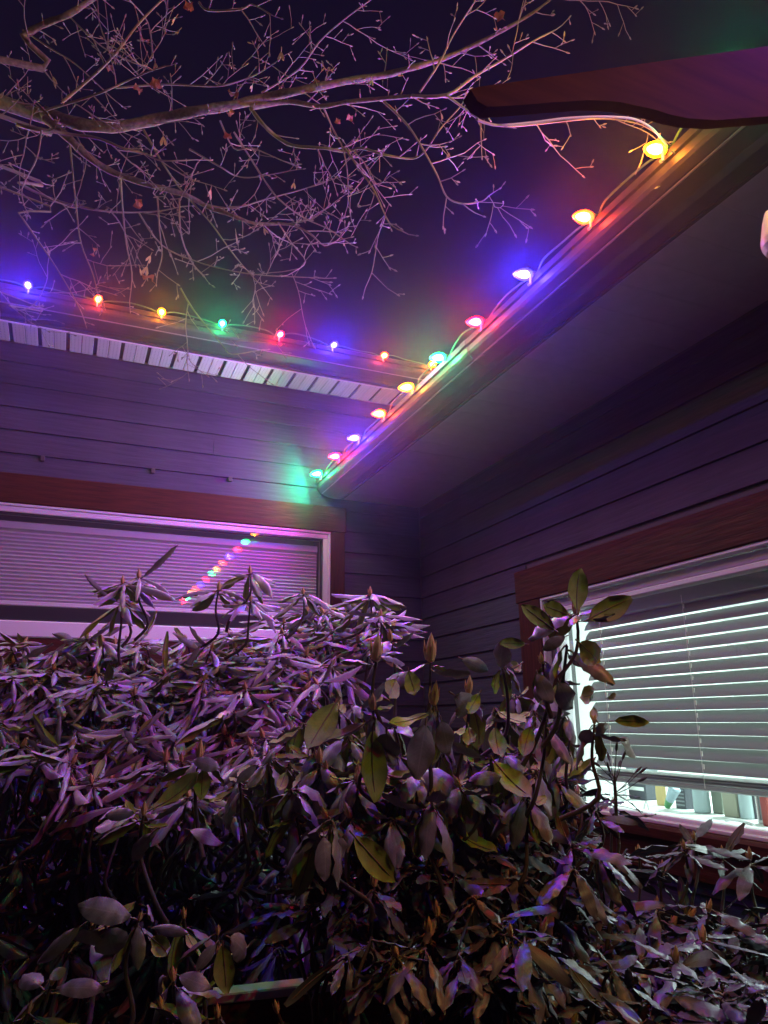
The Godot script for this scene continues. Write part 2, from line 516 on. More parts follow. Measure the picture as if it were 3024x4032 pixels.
# gutter profile as (distance out from the fascia, height over the soffit)
func gutter_path(lip: float, deep: float) -> Array:
	return [Vector2(deep - 0.016, lip - 0.003), Vector2(deep - 0.003, lip), Vector2(deep, lip - 0.003), Vector2(deep + 0.001, lip - 0.026), Vector2(deep - 0.007, lip - 0.030), Vector2(deep - 0.008, lip - 0.052),
		Vector2(deep - 0.013, lip - 0.062), Vector2(deep - 0.028, lip - 0.080), Vector2(deep - 0.034, lip - 0.0835), Vector2(deep - 0.040, lip - 0.0885), Vector2(deep - 0.078, lip - 0.102), Vector2(deep - 0.102, lip - 0.106), Vector2(0.002, lip - 0.106), Vector2(0.002, lip - 0.012)]

func build_back_eave() -> void:
	var e := thing("eave", "left eave of white perforated soffit panels with dark fascia over the back wall", "eave")
	var y := 3.468
	var x := -2.62
	var n := 0
	while x < 2.7:
		var w := 0.1375
		# a panel: two flat pans with a low rib between, a deep groove at the side
		var s := st()
		box(s, Vector3((w - 0.016) * 0.25, 0.004, 0), Vector3((w - 0.016) * 0.5 - 0.003, 0.008, 0.236), 0.0015)
		box(s, Vector3((w - 0.016) * 0.75, 0.0045, 0), Vector3((w - 0.016) * 0.5 - 0.003, 0.009, 0.236), 0.0015)
		put("soffit_panel", done(s), M.soffit_back, e, Transform3D(Basis(Vector3(0, 0, 1), rng.randf_range(-0.006, 0.006)), Vector3(x, y + rng.randf_range(-0.001, 0.001), -3.874)))
		x += w
		n += 1
	slab("soffit_backing", Vector3(-2.7, y + 0.014, -4.0), Vector3(2.9, y + 0.02, -3.757), M.groove, e)
	slab("soffit_trim", Vector3(-2.7, y - 0.010, -3.765), Vector3(2.9, y + 0.012, -3.756), M.vinyl, e, 0.002)
	slab("fascia_board", Vector3(-2.7, y - 0.004, -3.7555), Vector3(2.9, y + 0.14, -3.738), M.fascia, e, 0.002)
	var s := st()
	prism(s, PackedVector2Array([Vector2(0, 0.10), Vector2(0, 0.135), Vector2(-2.6, 1.3), Vector2(-2.6, 1.2)]), 5.6, Transform3D(Basis(Vector3(0, 0, 1), Vector3(0, 1, 0), Vector3(-1, 0, 0)), Vector3(2.9, y, -3.70)))
	put("roof_deck", done(s), M.roof, e)
	var g := thing("gutter", "dark metal gutter along the left eave above the back wall", "gutter")
	var p := st()
	prism(p, sheet(gutter_path(0.110, 0.143), 0.0015), 5.5, Transform3D(Basis(Vector3(0, 0, 1), Vector3(0, 1, 0), Vector3(-1, 0, 0)), Vector3(2.85, y, -3.738)))
	put("trough", done(p), M.gutter, g)
	var fl := Basis(Vector3(0, 0, 1), Vector3(0, 1, 0), Vector3(-1, 0, 0))
	for x0 in [-0.9, 0.68, 2.2]:
		var q0 := st()
		prism(q0, sheet(gutter_path(0.1115, 0.1448), 0.002), 0.045, Transform3D(fl, Vector3(x0, y - 0.001, -3.738)))
		put("joint_sleeve", done(q0), M.gutter, g)
	var bd := st()
	tube(bd, [Vector3(-2.65, y + 0.0265, -3.629), Vector3(0.1, y + 0.0262, -3.629), Vector3(2.85, y + 0.0265, -3.629)], [0.0036, 0.0036, 0.0036], 8)
	put("highlight_bead", done(bd), M.highlight_bead, g)  # added roll, its pale colour stands in for light on the crease
	for k in 9:
		slab("hanger", Vector3(-2.4 + k * 0.6, y + 0.098, -3.735), Vector3(-2.37 + k * 0.6, y + 0.1005, -3.602), M.gutter, g)
	var d := thing("downspout", "brown downspout elbow under the left gutter, led sideways along the back wall", "downspout")
	var q := st()
	box(q, Vector3(-0.50, 3.44, -3.675), Vector3(0.075, 0.06, 0.055), 0.008)
	var b := Basis(Vector3.RIGHT, -0.52)
	box(q, Vector3(-0.50, 3.345, -3.82), Vector3(0.074, 0.054, 0.36), 0.008, b)
	box(q, Vector3(-1.57, 3.268, -3.957), Vector3(2.2, 0.07, 0.055), 0.008)
	put("pipe", done(q), M.gutter, d)

func build_side_eave() -> void:
	var y := 2.788
	for part in [[-3.985, 2.5, "right eave of plain soffit panels along the side wall"]]:
		var z0: float = part[0]
		var z1: float = part[1]
		var e := thing("eave", part[2], "eave")
		var z := z0
		while z < z1 - 0.01:
			var w := minf(0.130, z1 - z)
			var s := st()
			box(s, Vector3(0, 0.004, 0), Vector3(0.518, 0.008, w - 0.0002), 0.0)
			box(s, Vector3(0, 0.0035, w * 0.5 - 0.008), Vector3(0.518, 0.0086, 0.004), 0.0008)
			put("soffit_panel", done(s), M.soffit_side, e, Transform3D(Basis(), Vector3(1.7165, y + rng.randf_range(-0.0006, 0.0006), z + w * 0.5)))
			z += w
		slab("soffit_backing", Vector3(1.457, y + 0.012, z0), Vector3(2.1, y + 0.02, z1), M.groove, e)
		slab("fascia_board", Vector3(1.440, y - 0.005, z0), Vector3(1.4565, y + 0.15, z1), M.fascia, e, 0.002)
		var s := st()
		prism(s, PackedVector2Array([Vector2(-0.04, 0.09), Vector2(-0.04, 0.125), Vector2(3.2, 1.62), Vector2(3.2, 1.5)]), z1 - z0, Transform3D(Basis(), Vector3(1.44, y, z0)))
		put("roof_deck", done(s), M.roof, e)
		var g := thing("gutter", "dark metal gutter along the right eave with its end against the back wall", "gutter")
		var p := st()
		prism(p, sheet(gutter_path(0.105, 0.152), 0.0015), z1 - z0, Transform3D(Basis(Vector3(-1, 0, 0), Vector3(0, 1, 0), Vector3(0, 0, -1)), Vector3(1.440, y, z1)))
		put("trough", done(p), M.gutter, g)
		var fl := Basis(Vector3(-1, 0, 0), Vector3(0, 1, 0), Vector3(0, 0, -1))
		for zj in [-2.16, 0.4]:
			var q0 := st()
			prism(q0, sheet(gutter_path(0.1065, 0.1538), 0.002), 0.045, Transform3D(fl, Vector3(1.440, y - 0.001, zj)))
			put("joint_sleeve", done(q0), M.gutter, g)
		var bd := st()
		tube(bd, [Vector3(1.322, y + 0.0215, z0 + 0.004), Vector3(1.322, y + 0.0212, -0.5), Vector3(1.322, y + 0.0215, z1)], [0.0036, 0.0036, 0.0036], 8)
		put("highlight_bead", done(bd), M.highlight_bead, g)  # same added roll: crease highlight put into the colour
		for k in 10:
			slab("hanger", Vector3(1.296, y + 0.093, -3.7 + k * 0.6), Vector3(1.437, y + 0.0955, -3.67 + k * 0.6), M.gutter, g)
		if z0 < -2:
			var c := st()
			var poly := PackedVector2Array(gutter_path(0.110, 0.156))
			prism(c, poly, 0.007, Transform3D(Basis(Vector3(-1, 0, 0), Vector3(0, 1, 0), Vector3(0, 0, -1)), Vector3(1.440, y, z0 - 0.002)))
			put("end_cap", done(c), M.gutter, g)
	# scroll cut brace close overhead, its upper end under the soffit
	var r := thing("eave_brace", "red brown timber brace with a scroll cut end, overhead at the upper right", "timber brace", Vector3(0, 1.5, -0.466))
	var pts := [[0.489, 0.894], [0.505, 0.890], [0.521, 0.896], [0.552, 0.910], [0.587, 0.926], [0.625, 0.944], [0.663, 0.961], [0.703, 0.979], [0.743, 0.993], [0.775, 1.003], [0.805, 1.008], [0.830, 1.013], [0.855, 1.017], [0.885, 1.019], [0.93, 1.027], [1.0, 1.049], [1.14, 1.110], [3.28, 2.110], [3.28, 2.14], [2.70, 2.14], [1.185, 1.302], [0.49, 0.921], [0.478, 0.912]]
	var poly := PackedVector2Array()
	for q in pts:
		poly.append(Vector2(q[0], q[1]) * 0.6)
	var s := st()
	prism(s, poly, 0.014)
	put("board", done(s), M.stain_rake, r)
	var f := thing("eave_fixture", "white rounded plastic fixture hanging below the right soffit", "fixture", far(3076, 925, 1.62))
	var c := st()
	lathe(c, [Vector2(0.0, -0.052), Vector2(0.018, -0.050), Vector2(0.036, -0.040), Vector2(0.043, -0.025), Vector2(0.043, -0.008), Vector2(0.034, 0.035), Vector2(0.026, 0.06), Vector2(0.0, 0.062)], 20)
	put("housing", done(c), M.vinyl, f)
	var k := st()
	tube(k, [Vector3(0, 0.05, 0), Vector3(0.07, 0.08, 0), Vector3(0.09, 2.788 - f.position.y, 0)], [0.008, 0.008, 0.008], 8)
	put("hanger", done(k), M.vinyl, f)

# ---------------------------------------------------------------- string lights
const BULB := {
	"green": [Color(0.02, 1.0, 0.40), 1.0], "red": [Color(1.0, 0.012, 0.055), 1.2], "blue": [Color(0.045, 0.022, 1.0), 3.4], "orange": [Color(1.0, 0.10, 0.015), 0.75], "yellow": [Color(1.0, 0.40, 0.02), 0.6]}
const ORDER := ["green", "red", "blue", "orange", "yellow"]

func string_lights(called_label: String, spots: Array, colors: Array, out: Vector3, along: Vector3) -> void:
	var t := thing("light_string", called_label, "string lights")
	var up := Vector3.UP
	var droop := deg_to_rad(16)
	var dir := (out * cos(droop) - up * sin(droop)).normalized()
	var wire_pts := []
	for i in spots.size():
		var p: Vector3 = spots[i]         # on the gutter lip
		var hold := p + up * 0.004 - out * 0.004 # middle of the socket
		var turn_by := rng.randf_range(-0.12, 0.12)
		var d := (dir + along * turn_by + up * rng.randf_range(-0.06, 0.06)).normalized()
		var sd := d.cross(up).normalized()
		var b := Basis(sd, d, sd.cross(d))
		var c: String = colors[i]
		var bulb := put("light_bulb", bulb_mesh, M["bulb_" + c], t, Transform3D(b, hold + d * 0.014))
		bulb.set_meta("label", c + " bulb")
		var inv := bulb.transform.affine_inverse()
		put("socket", socket_mesh, M.socket, bulb, Transform3D(Basis(), Vector3(0, -0.004, 0)))
		var s := st()
		# the clear clip grips the lip and hangs down in front of it
		var a := p + out * 0.004
		var path := [a + up * 0.004 - out * 0.004, a + up * 0.002 + out * 0.004, a + up * -0.012 + out * 0.005, a - up * 0.034 + out * 0.007, a - up * 0.040 + out * 0.016]
		var q := []
		for v in path:
			q.append(inv * v)
		tube(s, q, [0.0045, 0.0045, 0.0042, 0.0034, 0.0050], 6)
		put("clip", done(s), M.clip, bulb)
		put("led", core_mesh, M["led_" + c], bulb)
		# the diode shines forward through the lens
		var l := SpotLight3D.new()
		l.name = "light"
		l.light_color = BULB[c][0].linear_to_srgb()
		var power: float = BULB[c][1] * GLOW * rng.randf_range(0.9, 1.1) * (0.28 if along.z > 0.5 and i in [10, 11, 12] else 1.0)
		l.light_energy = power
		l.light_size = 0.016
		l.spot_range = 12.0
		l.spot_attenuation = 2.0
		l.spot_angle = 89.0
		l.spot_angle_attenuation = 0.35
		l.shadow_enabled = true
		l.transform = Transform3D(Basis(Vector3(1, 0, 0), Vector3(0, 0, 1), Vector3(0, -1, 0)), Vector3(0, 0.036, 0))
		bulb.add_child(l, true)
		# and some of it leaks back through the lens and socket
		var back := OmniLight3D.new()
		back.name = "back_light"
		back.light_color = l.light_color
		back.light_energy = power * 0.08
		back.light_size = 0.016
		back.omni_range = 12.0
		back.omni_attenuation = 2.0
		back.shadow_enabled = true
		back.position = Vector3(0, 0.048, 0)
		bulb.add_child(back, true)
		wire_pts.append(hold - d * 0.012)
		if i < spots.size() - 1:
			var nx: Vector3 = spots[i + 1]
			var lift := rng.randf_range(0.0, 0.022)
			for f in [0.2, 0.5, 0.8]:
				wire_pts.append(p.lerp(nx, f) + up * (0.012 + lift * sin(PI * f) + rng.randf_range(-0.004, 0.008)) - out * rng.randf_range(0.0, 0.012))
	for strand in 2:
		var s := st()
		var pts := []
		for v in smooth_path(wire_pts, 5):
			pts.append(v + Vector3(0, 0.002 * strand, 0) + out * 0.002 * strand)
		var rad := []
		for v in pts:
			rad.append(0.0018)
		tube(s, pts, rad, 5)
		put("wire", done(s), M.wire, t)

var bulb_mesh: ArrayMesh
var socket_mesh: ArrayMesh
var core_mesh: ArrayMesh

func build_lights() -> void:
	var s := st()
	lathe(s, [Vector2(0.0000, 0.0000), Vector2(0.0156, 0.0000), Vector2(0.0187, 0.0096), Vector2(0.0206, 0.0204), Vector2(0.0202, 0.0288), Vector2(0.0178, 0.0396), Vector2(0.0137, 0.0504), Vector2(0.0090, 0.0600), Vector2(0.0044, 0.0666), Vector2(0.0000, 0.0690)], 14)
	bulb_mesh = done(s)
	s = st()
	lathe(s, [Vector2(0.0, 0.004), Vector2(0.006, 0.006), Vector2(0.0125, 0.014), Vector2(0.0135, 0.026), Vector2(0.0112, 0.040), Vector2(0.0062, 0.052), Vector2(0.0015, 0.058), Vector2(0.0, 0.0585)], 12)
	core_mesh = done(s)
	s = st()
	lathe(s, [Vector2(0.0, -0.020), Vector2(0.010, -0.020), Vector2(0.0118, -0.016), Vector2(0.0122, 0.0), Vector2(0.013, 0.002), Vector2(0.013, 0.005), Vector2(0.0, 0.005)], 12)
	socket_mesh = done(s)
	for c in ORDER:
		var k: Color = BULB[c][0]
		var pure: Color = {"green": Color(0.0004, 1.0, 0.17), "red": Color(1.0, 0.001, 0.012), "blue": Color(0.008, 0.004, 1.0), "orange": Color(1.0, 0.03, 0.0004), "yellow": Color(1.0, 0.2, 0.0004)}[c]
		var lens := glow(pure, SHINE * (1.0 + 0.2 * BULB[c][1]) * 0.34, Color(k.r * 0.5, k.g * 0.5, k.b * 0.5))
		lens.albedo_color.a = 0.45
		lens.roughness = 0.35
		lens.transparency = BaseMaterial3D.TRANSPARENCY_ALPHA
		M["bulb_" + c] = lens
		M["led_" + c] = glow(Color(pure.r + 0.04, pure.g + 0.04, pure.b + 0.04), SHINE * (1.0 + 0.2 * BULB[c][1]), Color(k.r * 0.5, k.g * 0.5, k.b * 0.5))
	# right eave, from the back wall towards the eye; it goes on past the scroll cut board
	var spots := []
	var cols := []
	var zs := [-3.86, -3.55, -3.255, -2.925, -2.615, -2.325, -2.03, -1.715, -1.41, -1.125, -0.86, -0.53, -0.22, 0.08, 0.38, 0.68, 0.98]
	for i in zs.size():
		spots.append(Vector3(1.286, 2.893, zs[i]))
		cols.append(ORDER[i % 5])
	string_lights("string of coloured bulbs clipped along the right gutter", spots, cols, Vector3(-1, 0, 0), Vector3(0, 0, 1))
	spots = []
	cols = []
	var seq := ["yellow", "orange", "blue", "red", "green"]
	for i in 12:
		spots.append(Vector3(1.878 - 0.3175 * i, 3.578, -3.594))
		cols.append(seq[i % 5])
	string_lights("string of coloured bulbs clipped along the left gutter over the back wall", spots, cols, Vector3(0, 0, 1), Vector3(1, 0, 0))

# a pale loose lead from the end of the brace to the topmost bulb
func build_lead() -> void:
	var t := thing("loose_cable", "pale loose cable arching from the timber brace's end to the topmost amber bulb", "cable")
	var px := [[1878, 470], [1920, 486], [1975, 493], [2100, 482], [2250, 464], [2400, 460], [2500, 470], [2560, 500], [2600, 540], [2640, 590]]
	var pts := []
	for i in px.size():
		var f := pow(float(i) / (px.size() - 1), 1.2)
		pts.append(far(px[i][0], px[i][1], lerpf(0.475, 1.93, f)))
	var path := smooth_path(pts, 5)
	var rad := []
	for i in path.size():
		rad.append(lerpf(0.0009, 0.0026, float(i) / path.size()))
	var s := st()
	tube(s, path, rad, 6)
	put("lead", done(s), M.cord, t)

# ---------------------------------------------------------------- leaves
# a thin leaf from the origin along +z, upper side towards +y: blade of two skins, midrib and stalk
func leaf_mesh(length: float, width: float, arch: float, fold: float, roll: float, twist: float, segs := 7) -> ArrayMesh:
	var top := st()
	var low := st()
	var stalk := length * 0.13
	var cols := 4
	var pts := []
	var ang := 0.12
	var pos := Vector3(0, 0.0, stalk)
	var step := (length - stalk) / segs
	for i in segs + 1:
		var t := float(i) / segs
		var w := width * 0.5 * pow(sin(PI * clampf(pow(t, 1.05) * 0.97 + 0.015, 0, 1)), 0.62)
		var b := Basis(Vector3.RIGHT, ang) * Basis(Vector3(0, 0, 1), twist * t)
		var row := []
		for k in cols + 1:
			var f := float(k) / cols * 2.0 - 1.0
			var a := absf(f)
			# fold lifts the halves into a shallow trough, roll bends the margins under
			var across := w * f * (1.0 - 0.45 * roll * a)
			var lift := w * (fold * a - roll * a * a * 1.15)
			row.append(pos + b * Vector3(across, lift + 0.0035 * sin(t * (9.0 + 60.0 * absf(twist)) + f * 2.0 + twist * 20.0) * a, 0))
		pts.append(row)
		ang += arch / segs
		pos += Basis(Vector3.RIGHT, ang) * Vector3(0, 0, step)
	var nor := []
	for i in segs + 1:
		var row := []
		for k in cols + 1:
			var du: Vector3 = pts[i][mini(k + 1, cols)] - pts[i][maxi(k - 1, 0)]
			var dv: Vector3 = pts[mini(i + 1, segs)][k] - pts[maxi(i - 1, 0)][k]
			var n := dv.cross(du).normalized()
			row.append(n if n.length() > 0.5 else Vector3.UP)
		nor.append(row)
	for i in segs:
		for k in cols:
			for side in [1.0, -1.0]:
				var s: SurfaceTool = top if side > 0 else low
				var o: float = 0.0 if side > 0 else -0.0007
				var q := []
				for c in [[i, k], [i, k + 1], [i + 1, k + 1], [i + 1, k]]:
					q.append([pts[c[0]][c[1]] + nor[c[0]][c[1]] * o, nor[c[0]][c[1]] * side, Vector2(float(c[1]) / cols, float(c[0]) / segs)])
				tri(s, q[0][0], q[1][0], q[2][0], q[0][1], q[1][1], q[2][1], q[0][2], q[1][2], q[2][2])
				tri(s, q[0][0], q[2][0], q[3][0], q[0][1], q[2][1], q[3][1], q[0][2], q[2][2], q[3][2])
	var rib := st()
	var mid := [Vector3(0, 0, 0), Vector3(0, 0.001, stalk * 0.5)]
	for i in range(0, segs, 2):
		mid.append(pts[i][2] - Vector3(0, 0.0011, 0))
	var rad := [0.0022, 0.002]
	for i in range(2, mid.size()):
		rad.append(lerpf(0.0019, 0.0006, float(i) / mid.size()))
	tube(rib, mid, rad, 4, false)
	var m := top.commit()
	m = low.commit(m)
	m = rib.commit(m)
	return m

func leaf_texture(base: Color, vein: Color, blotch: Color, seed_at: int) -> ImageTexture:
	var im := Image.create(64, 128, false, Image.FORMAT_RGB8)
	var n := FastNoiseLite.new()
	n.seed = seed_at
	n.frequency = 0.05
	n.fractal_octaves = 3
	for y in 128:
		for x in 64:
			var f := absf(x / 31.5 - 1.0)
			var c := base.lerp(blotch, clampf(n.get_noise_2d(x, y) * 0.9 + 0.35, 0, 1) * 0.6)
			var v := fposmod(y / 128.0 * 15.0 - f * 2.6, 1.0)
			var k := 0.55 * exp(-pow((v - 0.5) / 0.09, 2.0)) * (1.0 - f * 0.7)
			k = maxf(k, exp(-pow(f / 0.045, 2.0)))
			im.set_pixel(x, y, c.lerp(vein, k * 0.6).linear_to_srgb())
	return ImageTexture.create_from_image(im)

var broad := []
var narrow := []
var slim := []
var shade_tinted := []
var bud_mesh: ArrayMesh

func make_leaves() -> void:
	# pale curled leaves, broad leaves, small leaves with colour dimmed to offset window light: two tones of each
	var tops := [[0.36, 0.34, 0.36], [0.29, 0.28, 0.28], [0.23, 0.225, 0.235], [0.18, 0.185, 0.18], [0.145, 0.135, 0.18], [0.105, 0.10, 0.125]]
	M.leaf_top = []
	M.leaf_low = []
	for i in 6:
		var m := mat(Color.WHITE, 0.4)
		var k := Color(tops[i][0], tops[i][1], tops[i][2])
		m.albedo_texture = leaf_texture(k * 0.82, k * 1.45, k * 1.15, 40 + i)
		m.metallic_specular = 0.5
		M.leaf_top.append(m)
	for i in 2:
		var l := mat(Color.WHITE, 0.75)
		l.albedo_texture = leaf_texture([Color(0.27, 0.34, 0.05), Color(0.23, 0.29, 0.055)][i], Color(0.36, 0.42, 0.11), [Color(0.21, 0.27, 0.035), Color(0.17, 0.21, 0.04)][i], 50 + i)
		M.leaf_low.append(l)
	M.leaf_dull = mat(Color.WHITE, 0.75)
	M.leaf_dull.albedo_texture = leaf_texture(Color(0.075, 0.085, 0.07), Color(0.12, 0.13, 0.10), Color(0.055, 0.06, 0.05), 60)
	M.leaf_stalk = mat(Color(0.16, 0.12, 0.06), 0.6)
	M.bark_shrub = grained(mat(Color.WHITE, 0.85), noise_tex(0.05, 4, 128, 21, Color(0.025, 0.018, 0.012), Color(0.07, 0.05, 0.035)), null, Vector3(12, 4, 12), 0.0)
	M.bud = mat(Color(0.48, 0.32, 0.12), 0.6)
	var r := RandomNumberGenerator.new()
	r.seed = 5
	for i in 9:
		broad.append(leaf_mesh(0.118 * r.randf_range(0.88, 1.1), 0.053 * r.randf_range(0.88, 1.14), r.randf_range(0.3, 1.0), r.randf_range(0.05, 0.3), r.randf_range(0.1, 0.5), r.randf_range(-0.5, 0.5)))
	for i in 9:
		narrow.append(leaf_mesh(0.155 * r.randf_range(0.75, 1.18), 0.033 * r.randf_range(0.7, 1.25), r.randf_range(-0.1, 0.8), 0.1, r.randf_range(0.55, 0.85), r.randf_range(-0.5, 0.5)))
	for i in 8:
		slim.append(leaf_mesh(0.10 * r.randf_range(0.85, 1.15), 0.028 * r.randf_range(0.85, 1.15), r.randf_range(0.1, 0.7), r.randf_range(0.05, 0.25), r.randf_range(0.1, 0.5), r.randf_range(-0.6, 0.6)))
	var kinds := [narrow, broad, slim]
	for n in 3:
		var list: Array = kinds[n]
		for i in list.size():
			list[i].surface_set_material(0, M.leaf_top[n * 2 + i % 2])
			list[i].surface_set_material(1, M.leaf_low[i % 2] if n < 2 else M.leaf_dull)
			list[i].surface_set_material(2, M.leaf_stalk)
	for i in 4:  # narrow leaves again, with the shade under the canopy put into their colour
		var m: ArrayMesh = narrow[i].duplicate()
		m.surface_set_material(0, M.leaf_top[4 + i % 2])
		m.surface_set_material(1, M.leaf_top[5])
		shade_tinted.append(m)
	var s := st()
	lathe(s, [Vector2(0.0, 0.0), Vector2(0.0042, 0.002), Vector2(0.0065, 0.010), Vector2(0.0058, 0.018), Vector2(0.0032, 0.028), Vector2(0.0, 0.036)], 8)
	for k in 3:      # loose outer scales
		var a := TAU * k / 3.0
		tube(s, [Vector3(cos(a) * 0.004, 0.004, sin(a) * 0.004), Vector3(cos(a) * 0.0075, 0.014, sin(a) * 0.0075), Vector3(cos(a) * 0.0085, 0.027, sin(a) * 0.0085)], [0.0025, 0.002, 0.0003], 4, false)
	bud_mesh = done(s)

# ---------------------------------------------------------------- shrubs
# whorl: [point, axis, leaf count, elevation of the leaves, their spread, mesh list, size, bud?]
func shrub(label: String, base: Vector3, whorls: Array, seed_at: int, flip := 0.06, drawn := []) -> void:
	var r := RandomNumberGenerator.new()
	r.seed = seed_at
	var o := thing("rhododendron", label, "shrub", base, "rhododendrons in front of the house")
	var leaves := []      # [size on the picture, mesh, transform]
	var eye := EYE - base
	# main stems
	var forks := []
	var mean := Vector3.ZERO
	for w in whorls:
		mean += w[0] - base
	mean /= whorls.size()
	for k in 5:
		var a := TAU * k / 5.0 + r.randf()
		var tip := mean * 0.52 + Vector3(cos(a) * 0.22, r.randf_range(-0.1, 0.1), sin(a) * 0.16)
		var s := st()
		var path := smooth_path([Vector3(cos(a) * 0.05, -0.05, sin(a) * 0.05), tip * 0.5 + Vector3(cos(a), 0.4, sin(a)) * 0.07, tip], 4)
		var rad := []
		for i in path.size():
			rad.append(lerpf(0.017, 0.008, float(i) / path.size()))
		tube(s, path, rad, 7)
		put("stem", done(s), M.bark_shrub, o)
		forks.append(tip)
	for w in whorls:
		var p: Vector3 = w[0] - base
		var ax: Vector3 = w[1].normalized()
		var best: Vector3 = forks[0]
		for f in forks:
			if f.distance_to(p) < best.distance_to(p):
				best = f
		var s := st()
		if best.distance_to(p) > 0.2:
			best = p + (best - p).normalized() * 0.2
		var path := smooth_path([best, best.lerp(p, 0.5) - Vector3(0, 0.05, 0) + Vector3(r.randf_range(-0.04, 0.04), 0, r.randf_range(-0.04, 0.04)), p - ax * 0.07, p], 4)
		var rad := []
		for i in path.size():
			rad.append(lerpf(0.0055, 0.0026, float(i) / path.size()))
		tube(s, path, rad, 5)
		put("branch", done(s), M.bark_shrub, o)
		var side := ax.cross(Vector3(0.3, 0.2, 0.9)).normalized()
		var n: int = w[2]
		for k in n:
			var a := TAU * (k * 0.382 + r.randf_range(-0.06, 0.06))
			var flat := (side * cos(a) + ax.cross(side) * sin(a)).normalized()
			var e: float = deg_to_rad(w[3] + r.randf_range(-w[4], w[4]))
			var z := (flat * cos(e) + ax * sin(e)).normalized()
			if w.size() > 8:      # the leaves lean the way gravity or light pulls them
				z = (z + w[8]).normalized()
			var x := Vector3.UP.cross(z)
			if absf(z.y) > 0.85 or x.length() < 0.2:
				x = ax.cross(z)
			if x.length() < 0.1:
				x = side
			x = x.normalized().rotated(z, r.randf_range(-0.5, 0.5))
			var y := z.cross(x)
			if y.dot(ax * 0.6 + Vector3.UP * 0.6) < 0.0 and z.y > -0.85:
				x = -x
				y = -y
			if r.randf() < flip:
				x = -x
				y = -y
			var size: float = w[6] * r.randf_range(0.55, 1.15)
			var list: Array = w[5]
			var at := p + ax * r.randf_range(-0.016, 0.008)
			leaves.append([size / maxf(0.2, (at - eye).length()), list[r.randi() % list.size()], Transform3D(Basis(x, y, z) * size, at)])
		if w[7] > 0.0:
			put("bud", bud_mesh, M.bud, o, Transform3D(Basis(side, ax, side.cross(ax)) * (w[7] * 0.68 * r.randf_range(0.8, 1.2)), p))
	# leaves that stand out in the photograph: stalk end, tip, distance, whether the pale underside shows, breadth
	for q in drawn:
		var a := at(q[0], q[1], q[4]) - base
		var b := at(q[2], q[3], q[4] * r.randf_range(0.95, 1.06)) - base
		var z := (b - a).normalized()
		var face_to := (eye - a).normalized() * (-1.0 if q[5] else 1.0) + Vector3(r.randf_range(-0.35, 0.35), 0.25 if not q[5] else r.randf_range(-0.2, 0.3), r.randf_range(-0.3, 0.3))
		var y := (face_to - z * face_to.dot(z)).normalized()
		var size := a.distance_to(b) / 0.112
		var breadth: float = q[6] if q.size() > 6 else 1.0
		leaves.append([10.0, broad[r.randi() % broad.size()], Transform3D(Basis(y.cross(z) * size * breadth, y * size, z * size), a)])
	leaves.sort_custom(func(a, b): return a[0] > b[0])
	var rest := {}
	for i in leaves.size():
		var l: Array = leaves[i]
		if i < 295:
			put("leaf", l[1], null, o, l[2])
		else:
			if not rest.has(l[1]):
				rest[l[1]] = []
			rest[l[1]].append(l[2])
	var s := st()
	var any := false
	for mesh in rest:
		var mm := MultiMesh.new()
		mm.transform_format = MultiMesh.TRANSFORM_3D
		mm.mesh = mesh
		mm.instance_count = rest[mesh].size()
		for i in rest[mesh].size():
			mm.set_instance_transform(i, rest[mesh][i])
		var mi := MultiMeshInstance3D.new()
		mi.name = "foliage"
		mi.multimesh = mm
		mi.set_meta("kind", "stuff")
		o.add_child(mi, true)

# fills an outline (photograph pixels / 1.8228) with whorls between two depths
func fill(outline: Array, count: int, near: float, deep: float, spec: Dictionary, seed_at: int) -> Array:
	var r := RandomNumberGenerator.new()
	r.seed = seed_at
	var poly := PackedVector2Array()
	var lo := Vector2(1e9, 1e9)
	var hi := -lo
	for p in outline:
		var v := Vector2(p[0], p[1])
		poly.append(v)
		lo = lo.min(v)
		hi = hi.max(v)
	var got := []
	var out := []
	var tries := 0
	var gap: float = spec.gap
	while out.size() < count and tries < count * 60:
		tries += 1
		var v := Vector2(r.randf_range(lo.x, hi.x), r.randf_range(lo.y, hi.y))
		if not Geometry2D.is_point_in_polygon(v, poly):
			continue
		var ok := true
		for g in got:
			if v.distance_to(g) < gap:
				ok = false
				break
		if not ok:
			if tries % 40 == 0:
				gap *= 0.93
			continue
		got.append(v)
		# the canopy leans towards the eye lower down
		var f := (v.y - lo.y) / (hi.y - lo.y)
		var d := lerpf(deep, near, clampf(f + r.randf_range(-0.22, 0.22), 0, 1))
		var p := far(v.x * 1.8228, v.y * 1.8228, d)
		var ax := Vector3(r.randf_range(-0.5, 0.5), r.randf_range(0.7, 1.1), r.randf_range(-0.35, 0.6))
		var pull: Vector3 = spec.get("pull", Vector3.ZERO)
		out.append([p, ax, r.randi_range(spec.n0, spec.n1), spec.rise, spec.spread, spec.list, spec.size, (spec.bud if r.randf() < spec.buds else 0.0), pull])
	return out

func at(dx: float, dy: float, depth: float) -> Vector3:
	return far(dx * 1.8228, dy * 1.8228, depth)

